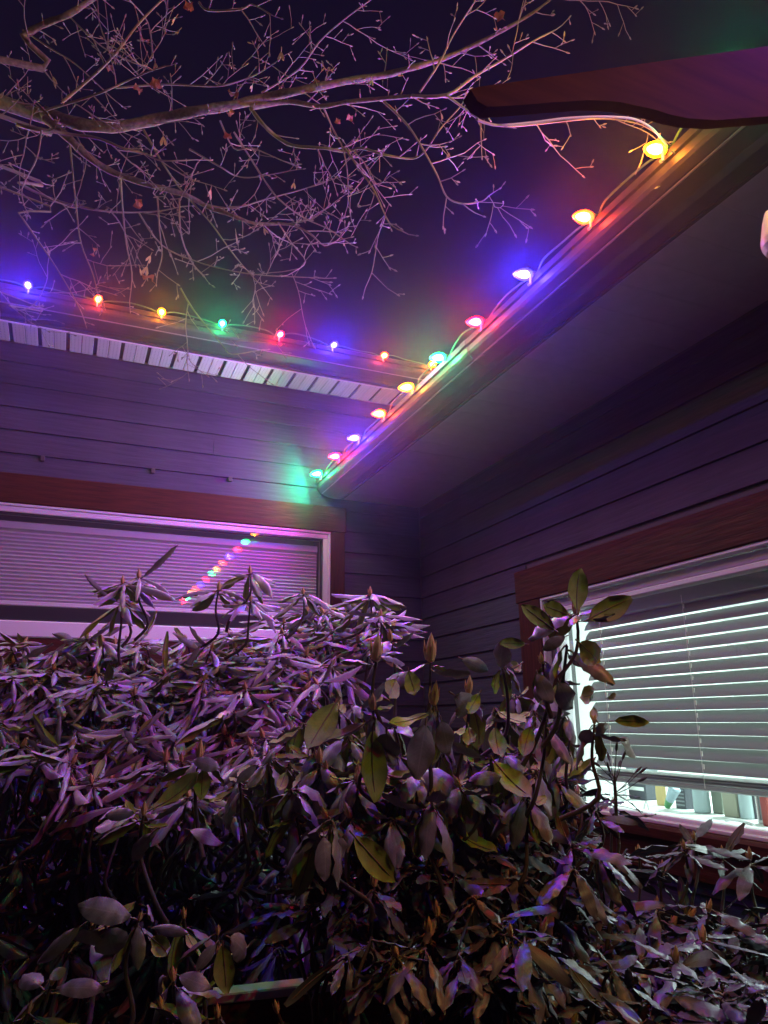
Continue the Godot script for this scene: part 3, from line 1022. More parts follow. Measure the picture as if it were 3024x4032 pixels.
func build_shrubs() -> void:
	make_leaves()
	var up := Vector3.UP
	# back shrub before the wide window: cold curled narrow leaves
	var top := [[0, 1385], [110, 1400], [215, 1372], [330, 1385], [470, 1378], [560, 1350], [650, 1325], [740, 1312], [825, 1320], [850, 1345], [800, 1400], [740, 1470], [640, 1510], [420, 1520], [200, 1500], [0, 1470]]
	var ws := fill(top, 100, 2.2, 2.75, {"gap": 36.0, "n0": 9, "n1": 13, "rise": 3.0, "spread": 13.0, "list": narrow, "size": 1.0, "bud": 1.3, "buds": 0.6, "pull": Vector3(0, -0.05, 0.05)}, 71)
	for q in [[265, 1262, 2.35, 12], [300, 1250, 2.4, 9], [262, 1300, 2.35, 9], [540, 1240, 2.4, 9], [541, 1300, 2.4, 9], [472, 1275, 2.45, 7], [800, 1288, 2.5, 10], [822, 1335, 2.4, 9], [655, 1285, 2.5, 9]]:
		ws.append([at(q[0], q[1], q[2]), Vector3(rng.randf_range(-0.1, 0.1), 1, 0.05), q[3], -4.0, 14.0, narrow, 1.05, 1.4, Vector3.ZERO])
	shrub("rhododendron with narrow curled leaves and pointed buds, in front of the wide shaded window", Vector3(-0.2, 0, -2.45), ws, 1)
	var mid := [[-20, 1500], [200, 1500], [420, 1500], [660, 1480], [720, 1560], [640, 1680], [520, 1740], [380, 1770], [250, 1750], [120, 1700], [40, 1620], [-20, 1560]]
	ws = fill(mid, 90, 1.75, 2.3, {"gap": 38.0, "n0": 8, "n1": 12, "rise": -3.0, "spread": 14.0, "list": narrow, "size": 1.0, "bud": 1.35, "buds": 0.5, "pull": Vector3(0, -0.06, 0.1)}, 72)
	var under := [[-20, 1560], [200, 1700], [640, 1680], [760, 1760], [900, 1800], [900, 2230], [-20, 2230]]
	ws.append_array(fill(under, 190, 1.85, 2.5, {"gap": 40.0, "n0": 8, "n1": 12, "rise": -12.0, "spread": 22.0, "list": shade_tinted, "size": 1.15, "bud": 0.0, "buds": 0.0, "pull": Vector3(0, -0.2, 0.1)}, 76))
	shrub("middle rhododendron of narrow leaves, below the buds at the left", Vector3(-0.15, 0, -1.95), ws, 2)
	# tall front shrub with broad hanging leaves, before the side wall and the lit window
	ws = []
	var hang := Vector3(0, -0.4, 0)
	for q in [
		[806, 1535, 1.42, 7, -30.0, broad, 1.10, 1.8, hang], [812, 1430, 1.46, 4, 10.0, broad, 0.9, 2.2, Vector3.ZERO], [936, 1525, 1.45, 9, -35.0, broad, 1.08, 2.3, hang], [930, 1432, 1.5, 4, 5.0, broad, 1.0, 2.2, Vector3(-0.3, 0, 0)],
		[1013, 1500, 1.55, 6, -25.0, broad, 1.0, 2.0, Vector3(0, -0.5, 0)], [1085, 1440, 1.6, 7, -10.0, broad, 1.0, 1.8, Vector3(0, -0.3, 0)], [1172, 1435, 1.45, 8, -28.0, broad, 1.05, 1.3, Vector3(0, -0.6, 0)], [1180, 1560, 1.5, 6, -30.0, broad, 1.0, 0.0, Vector3(0, -0.5, 0)],
		[1246, 1330, 1.40, 7, 20.0, broad, 0.95, 1.4, Vector3.ZERO], [1225, 1395, 1.42, 4, -15.0, broad, 1.05, 0.0, Vector3(0, -0.2, 0)], [1284, 1565, 1.5, 6, -12.0, broad, 0.95, 1.0, Vector3(0.25, -0.2, 0)], [845, 1385, 1.75, 7, 4.0, broad, 1.0, 1.2, Vector3.ZERO],
		[580, 1640, 1.55, 8, -25.0, broad, 0.95, 1.2, Vector3(0, -0.3, 0)], [430, 1640, 1.6, 7, -18.0, broad, 1.0, 1.7, Vector3(0, -0.3, 0)], [715, 1782, 1.22, 9, -38.0, broad, 1.0, 0.0, hang], [310, 1762, 1.42, 9, -12.0, broad, 1.0, 1.4, Vector3(0, -0.15, 0)],
		[690, 1650, 1.6, 8, -15.0, broad, 1.0, 1.4, Vector3(0, -0.3, 0)], [1060, 1640, 1.5, 6, -20.0, broad, 1.1, 0.0, Vector3(0, -0.4, 0)], [880, 1690, 1.55, 7, -8.0, broad, 0.95, 1.3, Vector3(0, -0.2, 0)], [990, 1725, 1.6, 7, -8.0, broad, 0.9, 1.3, Vector3(0, -0.2, 0)], [1120, 1640, 1.7, 7, -20.0, broad, 0.95, 0.0, Vector3(0, -0.3, 0)],
		[770, 1690, 1.5, 7, -10.0, broad, 0.95, 1.2, Vector3(0, -0.2, 0)], [950, 1620, 1.6, 7, -30.0, broad, 1.0, 0.0, hang], [1180, 1650, 1.7, 7, -20.0, slim, 1.1, 1.4, Vector3(0, -0.3, 0)], [1230, 1600, 1.6, 6, -20.0, broad, 0.9, 0.0, Vector3(0, -0.3, 0)], [520, 1700, 1.5, 6, -20.0, broad, 0.9, 0.0, Vector3(0, -0.3, 0)]]:
		ws.append([at(q[0], q[1], q[2]), Vector3(rng.randf_range(-0.15, 0.15), 1, rng.randf_range(-0.05, 0.2)), maxi(3, q[3] - 2), q[4] * 0.7, 30.0, q[5], q[6] * 0.9, q[7], q[8]])
	var body := [[640, 1560], [760, 1500], [900, 1560], [1040, 1560], [1120, 1480], [1220, 1480], [1250, 1600], [1200, 1700], [1000, 1780], [800, 1800], [600, 1760], [480, 1720], [560, 1640]]
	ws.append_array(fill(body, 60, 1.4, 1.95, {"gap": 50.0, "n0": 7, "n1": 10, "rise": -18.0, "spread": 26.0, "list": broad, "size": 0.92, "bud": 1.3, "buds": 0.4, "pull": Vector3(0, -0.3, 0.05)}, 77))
	var drawn := [[735, 1505, 650, 1638, 1.30, true, 1.15], [808, 1562, 788, 1682, 1.34, true], [836, 1570, 826, 1684, 1.32, false], [922, 1550, 898, 1692, 1.36, false, 1.1], [950, 1545, 978, 1652, 1.36, false], [914, 1487, 812, 1432, 1.4, false], [970, 1494, 1084, 1570, 1.38, false, 0.8], [990, 1420, 1062, 1447, 1.45, false, 1.2],
		[1071, 1560, 1066, 1650, 1.42, true, 1.1], [1202, 1462, 1250, 1568, 1.36, false, 0.8], [1158, 1447, 1186, 1522, 1.36, false, 1.1], [1248, 1326, 1236, 1262, 1.36, true, 1.2], [1236, 1332, 1164, 1299, 1.35, true], [1206, 1366, 1143, 1321, 1.36, true, 0.9], [1263, 1342, 1321, 1306, 1.36, true, 1.1], [1243, 1381, 1321, 1442, 1.34, true, 1.2], [1228, 1372, 1170, 1396, 1.32, false], [1143, 1392, 1080, 1386, 1.38, true],
		[1276, 1491, 1312, 1512, 1.5, false, 1.2], [1308, 1509, 1354, 1503, 1.5, true, 0.9], [1288, 1556, 1330, 1612, 1.46, false, 1.3], [1280, 1572, 1246, 1616, 1.46, false, 1.2], [1332, 1594, 1404, 1632, 1.46, false, 0.9], [1317, 1558, 1398, 1548, 1.46, true, 0.8],
		[695, 1786, 625, 1900, 1.2, false, 0.8], [677, 1818, 655, 1908, 1.22, true], [699, 1797, 709, 1896, 1.2, false, 1.1], [733, 1801, 748, 1866, 1.2, false], [755, 1794, 846, 1900, 1.22, true], [300, 1758, 220, 1752, 1.35, false, 0.9], [340, 1790, 236, 1873, 1.33, false, 0.7], [400, 1790, 492, 1820, 1.36, false, 0.8], [410, 1642, 466, 1648, 1.5, false, 1.1], [440, 1655, 431, 1717, 1.5, true, 1.2],
		[1150, 1560, 1120, 1640, 1.42, true], [1010, 1560, 1030, 1650, 1.45, true, 0.9], [860, 1460, 820, 1530, 1.4, true], [880, 1440, 905, 1520, 1.42, true], [1040, 1490, 1000, 1560, 1.45, true], [1130, 1430, 1080, 1470, 1.5, true, 0.9], [600, 1640, 540, 1612, 1.5, false], [620, 1660, 600, 1730, 1.48, true], [560, 1650, 505, 1690, 1.5, false, 0.8], [1000, 1690, 1090, 1662, 1.4, false, 0.8]]
	shrub("tall rhododendron with broad hanging leaves that reaches in front of the lit window", Vector3(0.35, 0, -1.5), ws, 3, 0.3, drawn)
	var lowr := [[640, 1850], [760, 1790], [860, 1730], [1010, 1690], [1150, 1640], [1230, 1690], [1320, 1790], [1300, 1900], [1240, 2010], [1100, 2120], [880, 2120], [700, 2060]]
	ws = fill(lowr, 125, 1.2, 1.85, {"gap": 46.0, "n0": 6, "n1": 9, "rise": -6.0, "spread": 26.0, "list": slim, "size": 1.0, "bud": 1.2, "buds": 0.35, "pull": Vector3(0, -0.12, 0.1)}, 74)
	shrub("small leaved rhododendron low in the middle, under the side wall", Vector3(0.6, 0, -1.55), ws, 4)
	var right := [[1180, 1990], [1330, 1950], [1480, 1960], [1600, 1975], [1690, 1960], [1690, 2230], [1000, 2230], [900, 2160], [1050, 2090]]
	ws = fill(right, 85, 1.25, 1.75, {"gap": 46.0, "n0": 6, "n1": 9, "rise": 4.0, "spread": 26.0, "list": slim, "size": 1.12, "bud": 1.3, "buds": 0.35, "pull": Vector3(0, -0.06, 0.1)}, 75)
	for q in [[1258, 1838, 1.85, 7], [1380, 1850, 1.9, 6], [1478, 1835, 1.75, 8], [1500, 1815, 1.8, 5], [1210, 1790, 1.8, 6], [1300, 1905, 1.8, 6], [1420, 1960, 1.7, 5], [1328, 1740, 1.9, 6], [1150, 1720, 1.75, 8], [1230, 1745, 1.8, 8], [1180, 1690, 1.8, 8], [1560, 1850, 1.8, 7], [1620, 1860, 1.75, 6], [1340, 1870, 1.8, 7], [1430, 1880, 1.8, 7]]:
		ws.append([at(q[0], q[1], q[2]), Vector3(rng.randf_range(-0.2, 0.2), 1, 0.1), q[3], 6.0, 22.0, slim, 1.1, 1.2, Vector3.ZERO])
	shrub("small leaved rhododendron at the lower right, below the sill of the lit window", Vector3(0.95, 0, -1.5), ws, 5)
	seed_head(at(1330, 1706, 1.72), Vector3(0.95, 0, -1.5))
	ws = []
	for q in [[398, 1985, 1.28, 6, -25.0], [470, 2068, 1.18, 5, -5.0], [200, 2000, 1.25, 6, -38.0], [300, 1990, 1.3, 6, -20.0], [110, 2130, 1.15, 5, 0.0], [375, 2120, 1.12, 6, 0.0], [350, 2180, 1.1, 5, -10.0], [470, 2020, 1.25, 5, -30.0], [60, 2190, 1.12, 5, -10.0], [470, 2200, 1.12, 4, -20.0], [600, 2190, 1.15, 4, -20.0]]:
		ws.append([at(q[0], q[1], q[2]), Vector3(rng.randf_range(-0.3, 0.3), 1, rng.randf_range(0, 0.3)), maxi(2, q[3] - 3), q[4], 26.0, broad, 0.8, 0.9, Vector3(0, -0.15, 0)])
	shrub("sparse rhododendron sprigs with broad leaves at the lower left, nearest the eye", Vector3(-0.15, 0, -1.15), ws, 6, 0.25, [[295, 1987, 187, 1945, 1.16, false], [188, 1992, 48, 2088, 1.14, false, 0.7], [205, 1997, 169, 2098, 1.15, false, 1.2], [225, 1992, 266, 2108, 1.16, false], [310, 1976, 363, 1960, 1.16, true, 1.2], [315, 2017, 413, 2088, 1.15, true, 0.8], [472, 2031, 429, 2088, 1.12, false, 1.2], [480, 2031, 488, 2113, 1.13, true, 1.2], [487, 2021, 571, 2064, 1.12, false, 0.9], [320, 2003, 386, 2007, 1.16, false, 0.7], [95, 2140, 30, 2065, 1.1, false], [100, 2120, 150, 2085, 1.12, false, 1.1], [110, 2140, 205, 2115, 1.1, false, 0.7], [360, 2110, 300, 2140, 1.1, false], [380, 2105, 450, 2130, 1.1, false, 1.1]])
	# timber edge below the shrubs, light on its top put into a pale colour
	var e := thing("timber_edge", "low brown timber edging with a top coloured pale as if lit, seen between the lower stems", "garden edging", Vector3(0.60, 0.0, -1.685))
	var b := Basis(Vector3.UP, -0.129)
	put("cap", box_mesh(Vector3(0.62, 0.018, 0.05), 0.003), M.edge_cap, e, Transform3D(b, Vector3(0, 0.955, 0)))
	put("rail", box_mesh(Vector3(0.62, 0.945, 0.036), 0.003), M.stain, e, Transform3D(b, Vector3(0, 0.472, -0.004)))

# dry seed capsules on thin stalks, standing over the small leaved shrub before the window
func seed_head(p: Vector3, base: Vector3) -> void:
	var o := thing("seed_head", "dark dry seed head of capsules on thin stalks, against the lit window's lower left", "seed head", p)
	var s := st()
	tube(s, [Vector3(0, 0.03, 0), Vector3(-0.004, -0.04, 0), Vector3(-0.015, -0.12, 0.01), (base - p) * 0.35], [0.0035, 0.004, 0.0045, 0.005], 6)
	put("stem", done(s), M.bark_shrub, o)
	var r := RandomNumberGenerator.new()
	r.seed = 31
	for k in 13:
		var a := TAU * k * 0.382
		var e := r.randf_range(0.25, 1.35)
		var d := Vector3(cos(a) * cos(e), sin(e), sin(a) * cos(e))
		var n := r.randf_range(0.035, 0.075)
		var q := Vector3(0, r.randf_range(-0.01, 0.03), 0)
		s = st()
		var m := q + d * n + Vector3(0, 0.006, 0)
		tube(s, [q, q + d * n * 0.5, m, m + d * 0.004, m + d * 0.012, m + d * 0.019, m + d * 0.026], [0.0012, 0.001, 0.001, 0.0028, 0.0036, 0.0026, 0.0004], 6, false)
		put("capsule", done(s), M.bark_shrub, o)
	for k in 5:
		var a := TAU * k * 0.382 + 0.6
		var z := Vector3(cos(a), r.randf_range(-0.6, 0.3), sin(a) * 0.7).normalized()
		var x := Vector3.UP.cross(z).normalized()
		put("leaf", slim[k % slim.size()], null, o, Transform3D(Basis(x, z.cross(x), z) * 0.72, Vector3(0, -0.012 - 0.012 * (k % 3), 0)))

# ---------------------------------------------------------------- bare tree overhead
# limbs: photograph pixels (of a sheet at 0.9114 of its scale), distance from the eye, thickness in metres at both ends
func build_tree() -> void:
	M.bark = grained(mat(Color.WHITE, 0.8), noise_tex(0.03, 5, 256, 31, Color(0.10, 0.09, 0.05), Color(0.28, 0.25, 0.15)), height_tex(0.06, 4, 128, 32), Vector3(7, 7, 7), 0.25)
	M.bark_green = grained(mat(Color.WHITE, 0.75), noise_tex(0.03, 5, 256, 33, Color(0.15, 0.17, 0.05), Color(0.28, 0.29, 0.10)), null, Vector3(7, 7, 7), 0.0)
	M.twig = mat(Color(0.28, 0.25, 0.17), 0.65)
	M.dead = mat(Color(0.26, 0.11, 0.05), 0.75)
	M.dead.backlight_enabled = true
	M.dead.backlight = Color(0.3, 0.15, 0.1)
	M.seed = mat(Color(0.6, 0.5, 0.25), 0.7)
	var r := RandomNumberGenerator.new()
	r.seed = 77
	var foot := Vector3(-2.9, 0, -1.5)
	var t := thing("tree", "bare winter tree whose branches reach over from the upper left", "tree", foot)
	var s := st()
	tube(s, smooth_path([Vector3(0, -0.1, 0), Vector3(0.02, 1.0, 0.03), Vector3(0.0, 2.0, -0.02), Vector3(-0.06, 3.4, 0.05), Vector3(-0.15, 5.2, 0.1)], 4), [0.19, 0.17, 0.155, 0.15, 0.145, 0.14, 0.14, 0.135, 0.13, 0.125, 0.12, 0.115, 0.11, 0.10, 0.09, 0.08, 0.06], 12)
	put("trunk", done(s), M.bark, t)
	var limbs := [
		[[[0, 440], [200, 490], [350, 538], [520, 545], [700, 510], [850, 480], [1000, 455], [1150, 420], [1300, 390], [1500, 350], [1659, 325], [1790, 290], [1910, 255], [2060, 190], [2210, 110], [2310, 50], [2400, -20]], 2.35, 2.1, 0.052, 0.006, 1],
		[[[0, 500], [80, 540], [180, 560], [300, 580], [420, 597], [530, 640], [620, 662], [680, 690], [740, 695], [850, 690]], 2.2, 2.1, 0.017, 0.003, 0],
		[[[200, 515], [300, 600], [400, 690], [500, 750], [650, 800], [800, 842], [900, 895], [1000, 930], [1100, 965], [1250, 970], [1340, 1010], [1400, 1060], [1455, 1040]], 2.32, 2.3, 0.028, 0.003, 1],
		[[[1085, 470], [1130, 530], [1200, 595], [1270, 630], [1400, 640], [1490, 655], [1560, 640], [1659, 668], [1779, 685], [1839, 650], [1899, 560], [1989, 460], [2009, 415]], 2.25, 2.0, 0.013, 0.003, 2],
		[[[-40, 700], [80, 790], [200, 850], [330, 890], [480, 915], [650, 915], [750, 900]], 2.4, 2.45, 0.016, 0.004, 0],
		[[[-80, 240], [100, 150], [200, 100], [300, 60], [420, -20]], 2.0, 2.0, 0.022, 0.015, 1],
		[[[270, 440], [400, 330], [500, 230], [600, 100], [720, -20]], 2.3, 2.2, 0.010, 0.006, 0],
		[[[200, 475], [350, 430], [450, 395], [550, 350], [640, 310], [715, 285]], 2.2, 2.05, 0.008, 0.004, 0],
		[[[-20, 800], [80, 920], [150, 1020], [220, 1120], [300, 1250], [345, 1335]], 2.1, 2.3, 0.009, 0.003, 2],
		[[[820, 645], [950, 720], [1020, 760], [1100, 765], [1250, 738]], 2.35, 2.3, 0.007, 0.003, 0],
		[[[620, 560], [700, 700], [790, 830], [900, 950], [980, 1060], [1050, 1150], [1130, 1235]], 2.3, 2.4, 0.008, 0.003, 2],
		[[[1010, 570], [1080, 680], [1150, 790], [1210, 865], [1310, 940], [1420, 990], [1500, 1045]], 2.25, 2.2, 0.007, 0.003, 0],
		[[[1400, 470], [1440, 560], [1480, 640], [1500, 740], [1505, 850]], 2.15, 2.1, 0.006, 0.003, 0],
		[[[1490, 640], [1560, 740], [1620, 830], [1680, 960], [1740, 1000]], 2.1, 2.0, 0.008, 0.003, 2],
		[[[1130, 400], [1290, 300], [1380, 180], [1480, 90], [1600, 0], [1660, -40]], 2.35, 2.3, 0.007, 0.004, 0],
		[[[1779, 415], [1929, 410], [2049, 330], [2179, 255], [2299, 180], [2399, 130]], 2.05, 1.95, 0.011, 0.004, 0],
		[[[1812, 400], [1899, 270], [1959, 150], [2049, 10]], 2.05, 2.0, 0.008, 0.004, 0],
		[[[1500, 440], [1659, 425], [1779, 415]], 2.2, 2.05, 0.014, 0.011, 1],
		[[[1080, 465], [1250, 440], [1380, 460], [1500, 440]], 2.28, 2.2, 0.016, 0.013, 1],
		[[[1929, 412], [2049, 500], [2090, 530], [2199, 546], [2359, 532], [2529, 514], [2659, 516], [2759, 536], [2819, 566], [2880, 612]], 2.0, 1.92, 0.007, 0.003, 0],
		[[[1659, 440], [1760, 540], [1830, 650], [1890, 760], [1930, 850], [2000, 880], [2080, 870], [2112, 845]], 2.05, 1.95, 0.008, 0.003, 0],
		[[[840, 870], [1000, 900], [1150, 860], [1300, 820], [1420, 780]], 2.4, 2.3, 0.006, 0.003, 0],
		[[[680, 850], [690, 1000], [700, 1100], [680, 1180]], 2.3, 2.25, 0.006, 0.003, 0],
		[[[775, 860], [780, 1000], [820, 1120], [880, 1190]], 2.3, 2.25, 0.006, 0.003, 0],
		[[[520, 760], [530, 900], [545, 1050], [570, 1180], [560, 1300]], 2.3, 2.4, 0.007, 0.003, 0],
		[[[180, 560], [160, 680], [100, 800], [95, 850]], 2.15, 2.1, 0.006, 0.003, 0],
		[[[300, 600], [330, 900], [350, 1050], [400, 1180], [420, 1260]], 2.35, 2.4, 0.006, 0.003, 2],
		[[[0, 1260], [40, 1320], [90, 1340], [150, 1310], [200, 1220], [205, 1150]], 2.5, 2.4, 0.006, 0.003, 0],
		[[[780, 1245], [830, 1330], [900, 1420], [960, 1490], [1000, 1530], [1110, 1515]], 2.3, 2.5, 0.006, 0.003, 2],
		[[[600, 920], [700, 1060], [850, 1130], [1000, 1170], [1150, 1190], [1370, 1200]], 2.3, 2.25, 0.006, 0.003, 0],
		[[[500, 380], [700, 365], [850, 370], [960, 370], [1090, 330], [1190, 270]], 2.3, 2.2, 0.007, 0.004, 0],
		[[[660, 250], [640, 100], [560, 0], [540, -20]], 2.4, 2.3, 0.006, 0.003, 0],
		[[[860, 10], [900, 45], [1040, 40], [1090, 20], [1165, 60]], 2.1, 2.0, 0.007, 0.004, 0],
		[[[100, 130], [220, 210], [330, 280], [480, 420]], 2.5, 2.45, 0.007, 0.004, 0],
		[[[290, 60], [380, 150], [470, 220], [600, 280]], 2.5, 2.4, 0.006, 0.004, 0],
		[[[420, -10], [430, 100], [470, 210]], 2.5, 2.4, 0.006, 0.004, 0],
		[[[1200, 960], [1260, 1050], [1320, 1130], [1260, 1180]], 2.3, 2.25, 0.005, 0.003, 0],
		[[[950, 520], [1010, 640], [1090, 640], [1210, 690]], 2.2, 2.2, 0.006, 0.003, 0]]
	var bud_spots := []
	for li in limbs.size():
		var L: Array = limbs[li]
		var pts := []
		var n: int = L[0].size()
		for i in n:
			var f := float(i) / (n - 1)
			var d := lerpf(L[1], L[2], f) * (1.0 + 0.012 * sin(i * 2.1 + li))
			pts.append(far(L[0][i][0] * 0.9114, L[0][i][1] * 0.9114, d) - foot)
		if L[0][0][0] <= 0:
			pts.push_front(Vector3(0.05, 2.2 + (pts[0].y - 2.2) * 0.5 + 0.3, -0.05).lerp(pts[0], 0.25))
			pts.push_front(Vector3(0.0, 2.0 + (pts[1].y - 2.0) * 0.4, 0.0))
		var path := smooth_path(pts, 4)
		var rad := []
		for i in path.size():
			var f := float(i) / (path.size() - 1)
			rad.append(lerpf(L[3], L[4], pow(f, 0.8)) * 0.5 * (1.0 + 0.10 * sin(i * 1.7 + li)))
		var b := st()
		tube(b, path, rad, 8 if L[3] > 0.012 else 6)
		var limb := put("branch", done(b), [M.twig, M.bark, M.bark_green][L[5]], t)
		# side twigs with swollen spurs and buds
		var tw := st()
		var any := false
		var run := 0.0
		var next := 0.03 + r.randf() * 0.05
		for i in range(1, path.size()):
			run += path[i].distance_to(path[i - 1])
			var seen: float = float(i) / path.size()
			if run > next and (path[i] + foot).x > -1.2:
				run = 0.0
				next = r.randf_range(0.035, 0.085)
				any = true
				var d: Vector3 = (path[i] - path[i - 1]).normalized()
				var off := d.cross(Vector3(r.randf_range(-1, 1), r.randf_range(-1, 1), r.randf_range(-1, 1))).normalized()
				var long := r.randf_range(0.025, 0.10) if r.randf() < 0.6 else r.randf_range(0.10, 0.26)
				twig(tw, path[i], (d * r.randf_range(0.3, 0.9) + off + Vector3(0.15, 0.05, 0.1)).normalized(), long, minf(rad[i] * 0.7, 0.0022), 2, r, bud_spots)
		twig(tw, path[-1], (path[-1] - path[-3]).normalized(), 0.05, 0.0016, 1, r, bud_spots)
		var g := put("twigs", done(tw), M.twig, limb)
		g.set_meta("kind", "stuff")
	# winged seeds that hang on, and curled dead leaves
	var wing := st()
	for side in [-1.0, 1.0]:
		prism(wing, PackedVector2Array([Vector2(0, 0), Vector2(side * 0.003, -0.004), Vector2(side * 0.0075, -0.016), Vector2(side * 0.006, -0.025), Vector2(side * 0.002, -0.020), Vector2(0, -0.008)]), 0.0012)
	tube(wing, [Vector3(0, 0.014, 0), Vector3(0, 0, 0)], [0.0006, 0.0008], 4)
	var wm := done(wing)
	for p in [[100, 265], [120, 355], [225, 330], [1215, 225], [1090, 368], [705, 590], [910, 820], [1270, 790], [1555, 400], [1605, 345], [650, 1105], [605, 1160], [635, 1150], [1140, 985], [200, 1065], [760, 75], [670, 270], [1020, 1010], [15, 400], [1905, 490], [1640, 700], [1715, 480], [775, 130], [1360, 340]]:
		put("winged_seed", wm, M.seed, t, Transform3D(Basis(Vector3.UP, r.randf() * TAU).rotated(Vector3(0, 0, 1), r.randf_range(-0.5, 0.5)) * r.randf_range(0.9, 1.5), far(p[0] * 0.9114, p[1] * 0.9114, 2.2) - foot))
	for p in [[1025, 430, 1.3], [990, 580, 1.0], [575, 380, 1.1], [680, 345, 1.3], [820, 15, 1.2], [1365, 345, 0.9], [1520, 525, 1.0], [660, 1215, 1.3], [2170, 80, 1.3], [640, 190, 0.9], [1000, 470, 0.9], [590, 860, 1.1], [490, 300, 0.8], [400, 1070, 1.0], [1460, 515, 0.7]]:
		put("dead_leaf", dead_leaf(r), M.dead, t, Transform3D(Basis(Vector3(r.randf(), r.randf(), r.randf()).normalized(), r.randf() * TAU) * (p[2] * 0.55), far(p[0] * 0.9114, p[1] * 0.9114, 2.2) - foot))

func twig(s: SurfaceTool, p: Vector3, d: Vector3, long: float, rad: float, depth: int, r: RandomNumberGenerator, spots: Array) -> void:
	var pts := [p]
	var rr := [rad]
	var q := p
	var n := maxi(2, int(long / 0.025))
	for i in n:
		d = (d + Vector3(r.randf_range(-0.18, 0.18), r.randf_range(-0.14, 0.2), r.randf_range(-0.18, 0.18))).normalized()
		q += d * long / n
		pts.append(q)
		rr.append(lerpf(rad, 0.0009, float(i + 1) / n))
		if depth > 0 and r.randf() < 0.55:
			var off := d.cross(Vector3(r.randf_range(-1, 1), r.randf_range(-1, 1), r.randf_range(-1, 1))).normalized()
			twig(s, q, (d * 0.6 + off * 0.8).normalized(), long * r.randf_range(0.2, 0.5), rr[-1] * 0.8, depth - 1, r, spots)
	# a swollen bud closes the twig
	pts.append(q + d * 0.003)
	rr.append(0.0024)
	pts.append(q + d * 0.008)
	rr.append(0.0020)
	pts.append(q + d * 0.012)
	rr.append(0.0004)
	tube(s, pts, rr, 4, false)

func dead_leaf(r: RandomNumberGenerator) -> ArrayMesh:
	var s := st()
	var rows := []
	for i in 6:
		var row := []
		var w := 0.020 * sin(PI * (i + 0.4) / 5.8) * (1.35 if i % 2 else 0.8)
		for k in 5:
			var f := k / 2.0 - 1.0
			row.append(Vector3(w * f + r.randf_range(-0.002, 0.002), -0.010 * i, 0.013 * (f * f) * sin(i * 1.4) + 0.006 * sin(i * 0.9) + r.randf_range(-0.003, 0.003)))
		rows.append(row)
	for i in 5:
		for k in 4:
			face(s, [rows[i][k], rows[i][k + 1], rows[i + 1][k + 1]], Vector3(0, 0, 1))
			face(s, [rows[i][k], rows[i + 1][k + 1], rows[i + 1][k]], Vector3(0, 0, 1))
	tube(s, [Vector3(0, 0, 0), Vector3(0.004, 0.02, 0)], [0.0008, 0.0008], 4)
	return done(s)

# ---------------------------------------------------------------- things on the desk inside the lit window
func on_x(sx: float, sy: float, x: float) -> Vector3:
	var d := ray(sx, sy)
	return EYE + d * (x / d.x)

const DESK := 1.115

func desk_thing(called: String, label: String, category: String, sx: float, x: float) -> Node3D:
	var p := on_x(sx, 3200, x)
	return thing(called, label, category, Vector3(x, DESK, p.z))

